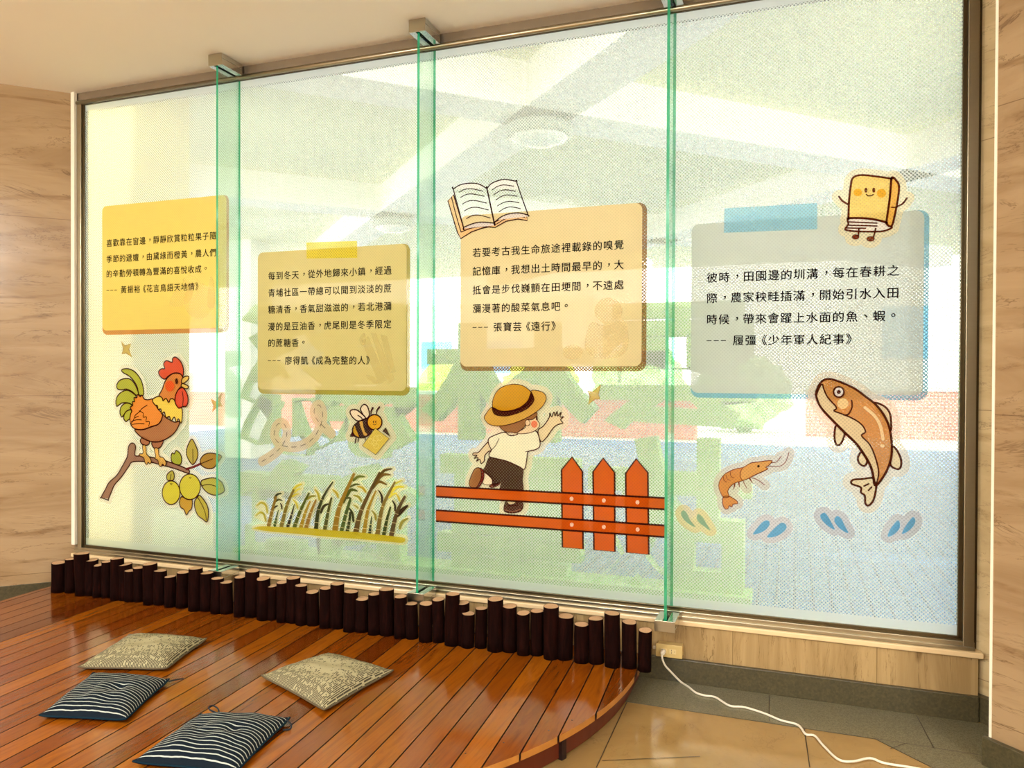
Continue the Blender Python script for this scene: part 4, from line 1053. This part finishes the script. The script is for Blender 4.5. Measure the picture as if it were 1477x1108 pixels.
# ---- open book
a = Art('open_book_sticker', 'open book drawing with lined pages on the corner of the tan card', 'sticker', 640, 250, 10.55, None, -.006); a.start([(65, 415), (1290, 640), (260, 995)])
BK = (56, 18, 16)
fill(a, 'cover', [(65, 420), (150, 325), (300, 825), (580, 760), (770, 770), (790, 825), (690, 815), (580, 838), (430, 890), (260, 995), (210, 900), (130, 640)], (242, 198, 142), BK, 18, smooth=False, extra=[([(120, 365), (190, 640), (265, 895)], 16), ([(265, 895), (440, 830), (600, 812), (770, 825)], 16)])
fill(a, 'page_edges', [(775, 750), (950, 640), (1150, 610), (1262, 640), (1275, 722), (1130, 697), (950, 732), (785, 825)], (242, 202, 150), BK, 18, smooth=False, extra=[([(805, 775), (950, 690), (1100, 655), (1235, 670)], 14)])
fill(a, 'page', [(150, 245), (150, 245), (250, 180), (400, 153), (540, 168), (660, 235), (660, 235), (770, 760), (770, 760), (580, 745), (440, 770), (305, 825), (305, 825)], (234, 232, 226), BK, 18,
     extra=[(s, 14) for s in ([(240, 290), (330, 245), (440, 240), (600, 275)], [(260, 370), (350, 325), (450, 318), (620, 352)], [(290, 470), (380, 425), (490, 418), (655, 455)], [(318, 575), (410, 528), (520, 522), (682, 560)], [(350, 692), (440, 645), (550, 640), (712, 682)])])
fill(a, 'page', [(665, 235), (665, 235), (730, 160), (850, 110), (950, 98), (1110, 125), (1110, 125), (1200, 390), (1290, 640), (1290, 640), (1150, 605), (1000, 620), (880, 665), (775, 750), (775, 750)], (236, 234, 228), BK, 18,
     extra=[(s, 14) for s in ([(745, 255), (820, 205), (920, 180), (1070, 200)], [(768, 330), (860, 272), (960, 255), (1095, 278)], [(800, 408), (890, 352), (980, 332), (1122, 352)], [(822, 500), (920, 447), (1020, 430), (1150, 452)], [(848, 590), (930, 537), (1030, 515), (1170, 540)])])

# ---- smiling book
a = Art('smiling_book_sticker', 'smiling yellow book sticker with stick arms and legs, on the top right card', 'sticker', 1190, 240, 9.231, None, -.006); a.start([(185, 400), (1090, 425), (560, 122), (605, 990)])
SB = (88, 30, 10)
strokes(a, 'arms', [([(185, 402), (230, 460), (300, 505)], 24), ([(1090, 425), (1030, 500), (950, 540)], 24)], SB, layer=4, halo=True)
strokes(a, 'legs', [([(450, 830), (446, 880), (443, 930)], 20), ([(672, 830), (662, 880), (645, 940)], 20)], SB, layer=9)
fill(a, 'foot', ell(405, 942, 44, 30), (120, 44, 14), SB, 8, smooth=False, layer=8); fill(a, 'foot', ell(605, 968, 50, 30), (120, 44, 14), SB, 8, smooth=False, layer=8)
fill(a, 'pages', [(310, 700), (480, 692), (640, 708), (800, 745), (885, 800), (870, 830), (760, 865), (560, 870), (400, 865), (290, 850), (270, 830), (310, 770)], (240, 236, 228), SB, 24, layer=1, extra=[([(325, 740), (690, 757)], 18), ([(325, 785), (690, 795)], 18), ([(290, 822), (540, 825)], 18)])
fill(a, 'spine', [(885, 165), (950, 195), (985, 270), (970, 430), (930, 640), (885, 795), (815, 745), (850, 500)], (238, 184, 80), SB, 26, layer=4, extra=[([(885, 546), (930, 548), (955, 536)], 18)])
fill(a, 'cover', [(345, 240), (365, 165), (430, 125), (560, 122), (880, 165), (880, 165), (860, 430), (815, 745), (815, 745), (640, 705), (480, 690), (310, 690), (310, 690), (320, 450)], (238, 212, 122), SB, 26, layer=6)
fill(a, 'cheek', ell(435, 350, 58, 50), (232, 184, 56), smooth=False, layer=8); fill(a, 'cheek', ell(750, 360, 62, 58), (232, 184, 56), smooth=False, layer=8)
fill(a, 'eye', ell(543, 320, 20, 33), SB, smooth=False, layer=9); fill(a, 'eye', ell(648, 320, 20, 33), SB, smooth=False, layer=9)
strokes(a, 'mouth', [([(548, 375), (570, 393), (592, 396), (618, 392), (640, 377)], 15)], SB, layer=9)
halo(a, (232, 222, 186), .026, thru=.12)

# ---- fish
a = Art('fish_sticker', 'brown leaping fish sticker with pale belly at the right', 'sticker', 1160, 530, 5.276, None, -.0055); a.start([(90, 220), (738, 710), (490, 1050)])
FD = (74, 28, 12); FNC = (220, 206, 168)
for nm, q in (('dorsal_fin', [(530, 275), (600, 290), (650, 345), (662, 440), (655, 480), (620, 400)]), ('rear_fin', [(670, 605), (710, 640), (738, 710), (730, 765), (700, 772), (655, 735)]), ('belly_fin', [(245, 440), (230, 520), (240, 580), (265, 592), (290, 560), (305, 495)]), ('belly_fin', [(435, 645), (410, 680), (415, 725), (455, 750), (478, 720), (470, 680)])): fill(a, nm, q, FNC, FD, 15)
fill(a, 'tail', [(530, 840), (440, 848), (370, 855), (360, 885), (430, 912), (430, 950), (460, 975), (465, 1035), (490, 1050), (525, 1010), (545, 930), (545, 880)], FNC, FD, 15, extra=[([(455, 902), (490, 885)], 12), ([(488, 935), (512, 910)], 12)])
fill(a, 'body', [(90, 220), (100, 160), (135, 105), (190, 88), (270, 110), (380, 160), (470, 225), (545, 285), (610, 370), (650, 470), (665, 590), (660, 690), (620, 800), (545, 900), (525, 840), (510, 770), (470, 690), (400, 590), (310, 500), (220, 410), (130, 310)], (198, 138, 68), FD, 16)
fill(a, 'belly', [(133, 128), (96, 200), (100, 240), (130, 305), (220, 402), (310, 492), (402, 582), (474, 686), (514, 768), (534, 860), (548, 880), (565, 800), (545, 700), (500, 590), (435, 520), (465, 490), (440, 440), (380, 395), (290, 355), (225, 330), (245, 305), (180, 230), (150, 170)], (228, 216, 172), FD, 11)
strokes(a, 'gill_line', [([(360, 252), (362, 305), (335, 355), (300, 362)], 11)], FD)
fill(a, 'cheek', ell(293, 275, 42, 40), (238, 216, 156), smooth=False)
fill(a, 'eye', ell(262, 187, 46, 46), FD, smooth=False); fill(a, 'eye_ring', ell(262, 187, 33, 33), (244, 240, 230), smooth=False); fill(a, 'pupil', ell(262, 187, 15, 15), FD, smooth=False)
strokes(a, 'highlight', [([(460, 305), (530, 365), (575, 440), (597, 545)], 22), ([(588, 595), (596, 596)], 24)], (236, 214, 164))
halo(a, (216, 208, 190), .030, thru=.12)

# ---- shrimp
a = Art('shrimp_sticker', 'small curled orange shrimp sticker left of the fish', 'sticker', 1020, 640, 10.07, None, -.0035); a.start([(170, 600), (1187, 130), (270, 950)])
SH = (112, 40, 18)
strokes(a, 'antennae', [([(900, 272), (1000, 270), (1075, 185)], 11), ([(895, 330), (1050, 328), (1140, 262), (1187, 130)], 11)], SH, layer=1, halo=False)
for s_ in ([(900, 272), (1000, 270), (1075, 185)], [(895, 330), (1050, 328), (1140, 262), (1187, 130)], [(650, 495), (740, 530), (830, 600)], [(515, 530), (575, 645)], [(400, 600), (380, 665)]):
    q = [a.xz(p) for p in catmull(s_, 3)]
    for i in range(len(q) - 1): a.outer.append([q[i], q[i + 1]])
strokes(a, 'legs', [([(400, 590), (392, 630), (380, 668)], (24, 6)), ([(460, 570), (470, 635)], (24, 6)), ([(515, 530), (575, 648)], 11), ([(620, 510), (660, 575)], (24, 6)), ([(650, 497), (740, 530), (830, 600)], 12)], SH, layer=1)
fill(a, 'body', [(945, 250), (850, 250), (750, 265), (640, 280), (540, 340), (420, 365), (330, 400), (250, 450), (190, 530), (168, 610), (190, 700), (242, 780), (318, 770), (300, 700), (330, 630), (400, 575), (490, 545), (580, 515), (700, 455), (880, 370), (850, 345), (900, 310)], (206, 136, 62), SH, 11, layer=2,
     extra=[([(235, 480), (245, 530), (285, 560)], 9), ([(275, 455), (290, 510), (335, 535)], 9), ([(335, 410), (345, 470), (385, 500)], 9)])
fill(a, 'tail_fan', [(238, 772), (224, 840), (235, 910), (270, 950), (305, 940), (320, 903), (358, 920), (376, 880), (440, 872), (430, 830), (370, 790), (322, 764)], (210, 140, 64), SH, 11, layer=1)
fill(a, 'head', [(510, 360), (570, 318), (640, 282), (750, 267), (850, 252), (940, 252), (900, 310), (850, 345), (876, 368), (700, 450), (540, 528), (490, 500), (482, 430)], (218, 170, 96), SH, 9, layer=4)
fill(a, 'eye', ell(745, 328, 19, 19), (40, 12, 8), smooth=False, layer=6)
halo(a, (206, 196, 180), .022, thru=.16)

# ---- water splashes
def splash(label, ox, oy, sc, drops, rgb, bord):
    s = Art('splash_sticker', label, 'sticker', ox, oy, sc, 'water splash stickers', -.003); s.start(drops[0] + drops[1])
    for d in drops: fill(s, 'drop', d, rgb)
    halo(s, bord, .024)
splash('pale splash sticker with beige border, leftmost of the splashes beside the glass fin', 960, 720, 7.385, [[(165, 150), (190, 120), (225, 145), (260, 220), (320, 300), (240, 260), (185, 205)], [(330, 195), (350, 160), (390, 185), (430, 250), (480, 335), (400, 285), (345, 235)]], (140, 176, 150), (220, 202, 152))
splash('blue splash sticker with grey border, below the shrimp', 960, 720, 7.385, [[(930, 375), (990, 290), (1040, 240), (1085, 225), (1110, 255), (1085, 310), (1020, 355)], [(1080, 405), (1150, 320), (1240, 250), (1290, 290), (1260, 345), (1180, 395)]], (98, 166, 204), (200, 194, 196))
splash('blue splash sticker with grey border, left below the fish tail', 1160, 720, 7.385, [[(170, 175), (210, 145), (250, 180), (290, 250), (325, 325), (250, 285), (190, 225)], [(320, 220), (350, 180), (395, 210), (430, 280), (470, 360), (400, 330), (340, 270)]], (88, 158, 198), (186, 184, 190))
splash('blue splash sticker with grey border, rightmost of the splashes', 1160, 720, 7.385, [[(890, 400), (910, 330), (960, 260), (1000, 225), (1020, 260), (1010, 320), (950, 380)], [(1040, 370), (1070, 300), (1120, 230), (1160, 190), (1185, 230), (1160, 290), (1100, 345)]], (96, 166, 206), (192, 190, 194))

# ================================================================ OUTSIDE: PORCH, SIGN, STREET
TILE_M = terrace_tiles(); WHITE_P = plain('white_porch_paint', (244, 244, 236), .7); PORCH_C = plain('pale_porch_ceiling', (214, 216, 170), .8)
mb = MB(); mb.box((-9, .14, -.12), (14, 12, .0), TILE_M); struct(mb, 'terrace', 'tiled terrace outside the window, sky reflection painted in as blue-grey')
mb = MB(); mb.box((-30, 12, -.12), (34, 60, -.005), plain('pale_paving', (226, 224, 218), .8)); struct(mb, 'pavement', 'pale street paving beyond the terrace')
ZB, ZS = 3.05, 3.34
mb = MB(); mb.box((-9, .12, ZS), (14, 11.5, ZS + .2), PORCH_C); struct(mb, 'porch_ceiling', 'pale coffered porch ceiling outside')
N1, N2 = on_z(778, 172, ZB), on_z(568, 312, ZB); N1.z = N2.z = 0
u1 = (N2 - N1); sp = u1.length; u1.normalize(); u2 = Vector((u1.y, -u1.x, 0))
def beam(name, label, origin, d, l0, l1, w=.40):
    fr = frame2((origin.x, origin.y, 0), d); mb = MB(); mb.box((l0, -w / 2, ZB), (l1, w / 2, ZS), WHITE_P, fr)
    o = mb.build(name); o['kind'] = 'structure'; o['label'] = label
beam('porch_beam', 'diagonal white porch beam through the near lamp, running to the left', N1, u1, -2.3, 11)
beam('porch_beam', 'diagonal white porch beam through the far lamp', N2, u2, -4.5, 9)
beam('porch_beam', 'diagonal white porch beam through the near lamp, running to the right', N1, u2, -2.35, 9)
beam('porch_beam', 'diagonal white porch beam at the right end of the porch', N1 + u2 * sp, u1, -2.0, 9)
for n_, lab in ((N1, 'round white porch lamp at the near crossing of the beams'), (N2, 'round white porch lamp at the far crossing of the beams')):
    t = thing('porch_lamp', (n_.x, n_.y, ZB - .16), lab, 'lamp', 'round porch lamps')
    mb = MB(); mb.lathe([(.10, .16), (.10, .12), (.22, .11), (.235, .07), (.22, .03)], (n_.x, n_.y, ZB - .16), plain('lamp_rim', (140, 150, 140), .4), 32); mb.build('lamp_rim', t)
    mb = MB(); mb.lathe([(.205, .045), (.19, .02), (.12, -.01), (.05, -.018), (.01, -.02)], (n_.x, n_.y, ZB - .16), plain('lamp_glass', (232, 238, 232), .25), 32); mb.build('lamp_shade', t)
# porch columns
for x, y, w, rgb, lab in ((-.42, .75, .5, (240, 226, 150), 'pale yellow porch column just outside the left end of the window'), (-4.2, 6.6, .5, (236, 236, 222), 'white porch column in the distance at left')):
    mb = MB(); mb.box((x - w / 2, y - w / 2, 0), (x + w / 2, y + w / 2, ZS), plain('column_%d' % rgb[2], rgb, .7)); o = mb.build('porch_column', None, .02); o['kind'] = 'structure'; o['label'] = lab
# big free-standing letters, read from the street (mirrored from indoors)
SY = 1.25
SIGN_M = plain('pale_green_sign', (156, 200, 110), .6)
t = thing('letter_sign', (2.0, SY, 0), 'free-standing pale green sign of large characters outside the window, seen from behind', 'sign')
def sign_char(ch, l, tp, r, bt):
    p, q = on_y(l, tp, SY), on_y(r, bt, SY); me0 = bpy.data.curves.new('c', 'FONT'); me0.body = ch; me0.size = 1; me0.offset = .028; me0.extrude = .06; me0.resolution_u = 3
    o = bpy.data.objects.new('c', me0); COL.objects.link(o); dg = bpy.context.evaluated_depsgraph_get(); dg.update()
    me = bpy.data.meshes.new_from_object(o.evaluated_get(dg)); bpy.data.objects.remove(o); bpy.data.curves.remove(me0)
    co = np.empty(len(me.vertices) * 3); me.vertices.foreach_get('co', co); co = co.reshape(-1, 3); lo, hi = co.min(0), co.max(0)
    new = np.stack([q.x - (co[:, 0] - lo[0]) / (hi[0] - lo[0]) * (q.x - p.x), SY - co[:, 2] * .9, q.z + (co[:, 1] - lo[1]) / (hi[1] - lo[1]) * (p.z - q.z)], 1)
    me.vertices.foreach_set('co', new.ravel()); me.materials.clear(); me.materials.append(SIGN_M); me.update(); me.name = 'sign_character'
    link('sign_character', me, t)
for ch, l, tp, r, bt in (('雲', 868, 440, 1092, 624), ('林', 612, 468, 862, 640), ('縣', 352, 440, 600, 664), ('故', 846, 626, 1084, 893), ('事', 636, 636, 840, 880), ('館', 352, 660, 606, 838)):
    sign_char(ch, l, tp, r, bt)
p, q = on_y(352, 838, SY), on_y(1084, 893, SY)
mb = MB(); mb.box((p.x, SY - .12, 0), (q.x, SY + .12, min(q.z, p.z) + .02 if min(q.z, p.z) > .05 else .05), SIGN_M); mb.build('plinth', t)
# notice board
p, q = on_y(222, 733, .55), on_y(309, 806, .55)
t = thing('notice_board', ((p.x + q.x) / 2, .55, 0), 'pale green notice board low outside the leftmost pane', 'board')
mb = MB(); mb.box((p.x, .54, 0.0), (q.x, .56, p.z), plain('notice_green', (202, 222, 158), .7)); bd = mb.build('board', t)
# street beyond: hedge, brick wall, buildings, bench bars
def bush(label, x, y, z, r, mat, seed, sx=1.6):
    bm = bmesh.new(); bmesh.ops.create_icosphere(bm, subdivisions=4, radius=1); rr = random.Random(seed); ph = [rr.random() * 6 for _ in range(6)]
    for v in bm.verts:
        c = v.co; d = 1 + .13 * math.sin(7 * c.x + ph[0]) * math.sin(6 * c.y + ph[1]) + .1 * math.sin(13 * c.z + ph[2]) * math.sin(11 * c.x + ph[3]) + .06 * rr.uniform(-1, 1)
        v.co = Vector((c.x * r * sx * d, c.y * r * d, c.z * r * d))
    me = bpy.data.meshes.new('bush'); bm.to_mesh(me); bm.free(); me.materials.append(mat)
    t = thing('bush', (x, y, 0), label, 'bush', 'bushes beyond the terrace')
    o = link('foliage', me, t); me.transform(Matrix.Translation((x, y, z)))
    mb = MB(); mb.tube([(x, y, 0), (x, y, z)], .06, plain('stem_brown', (110, 84, 60), .8), 8); mb.build('stem', t)
L1, L2 = leaves_mat('bright_leaves', (150, 196, 60), (206, 226, 96)), leaves_mat('green_leaves', (120, 176, 110), (170, 206, 130))
mb = MB(); mb.box((-12, 12.6, 0), (1.9, 13.0, .85), brick_wall()); mb.box((-12, 12.55, .85), (1.9, 13.05, .93), WHITE_P); o = mb.build('garden_wall'); tag(o, 'low red brick garden wall with white coping beyond the terrace at left', 'wall')
mb = MB(); mb.box((4.0, 14.6, 0), (12, 15.0, 1.0), brick_wall()); mb.box((4.0, 14.55, 1.0), (12, 15.05, 1.08), WHITE_P); o = mb.build('garden_wall'); tag(o, 'low red brick garden wall with white coping beyond the terrace at right', 'wall')
bush('yellow-green bush beyond the terrace between the two left glass fins', -4.6, 15.2, .9, .8, L1, 1, 1.1); bush('yellow-green bush beyond the terrace behind the middle glass fin', -2.2, 15.2, .9, .85, L1, 2, 1.1)
bush('green bush beyond the terrace behind the tan quote card', .2, 15.6, 1.1, .95, L2, 3, 1.1); bush('green bush beyond the terrace left of the rightmost glass fin', 2.6, 15.6, .95, .9, L2, 4, 1.1)
def building(label, x0, x1, y, h, rgb, wins):
    t = thing('building', ((x0 + x1) / 2, y, 0), label, 'building', 'buildings across the street')
    mb = MB(); mb.box((x0, y, 0), (x1, y + 5, h), plain('facade_%d%d' % (rgb[0], rgb[2]), rgb, .8)); mb.build('facade', t)
    mb = MB(); mb.box((x0 - .15, y - .15, h), (x1 + .15, y + 5.1, h + .25), WHITE_P); mb.build('parapet', t)
    for wx, wz, ww, wh in wins:
        mb = MB(); mb.box((wx, y - .04, wz), (wx + ww, y + .02, wz + wh), plain('window_blue', (92, 164, 214), .2)); mb.build('window', t)
building('white building with blue windows across the street at right', 5.2, 14, 20, 9, (236, 238, 238), [(6.0 + 2.0 * i, 1.8 + 2.6 * j, 1.1, 1.4) for i in range(4) for j in range(3)])
building('long cream building across the street at left', -22, -4, 26, 4.2, (238, 234, 222), [(-20 + 3.0 * i, 1.4, 1.4, 1.3) for i in range(5)])
bpy.context.view_layer.update()
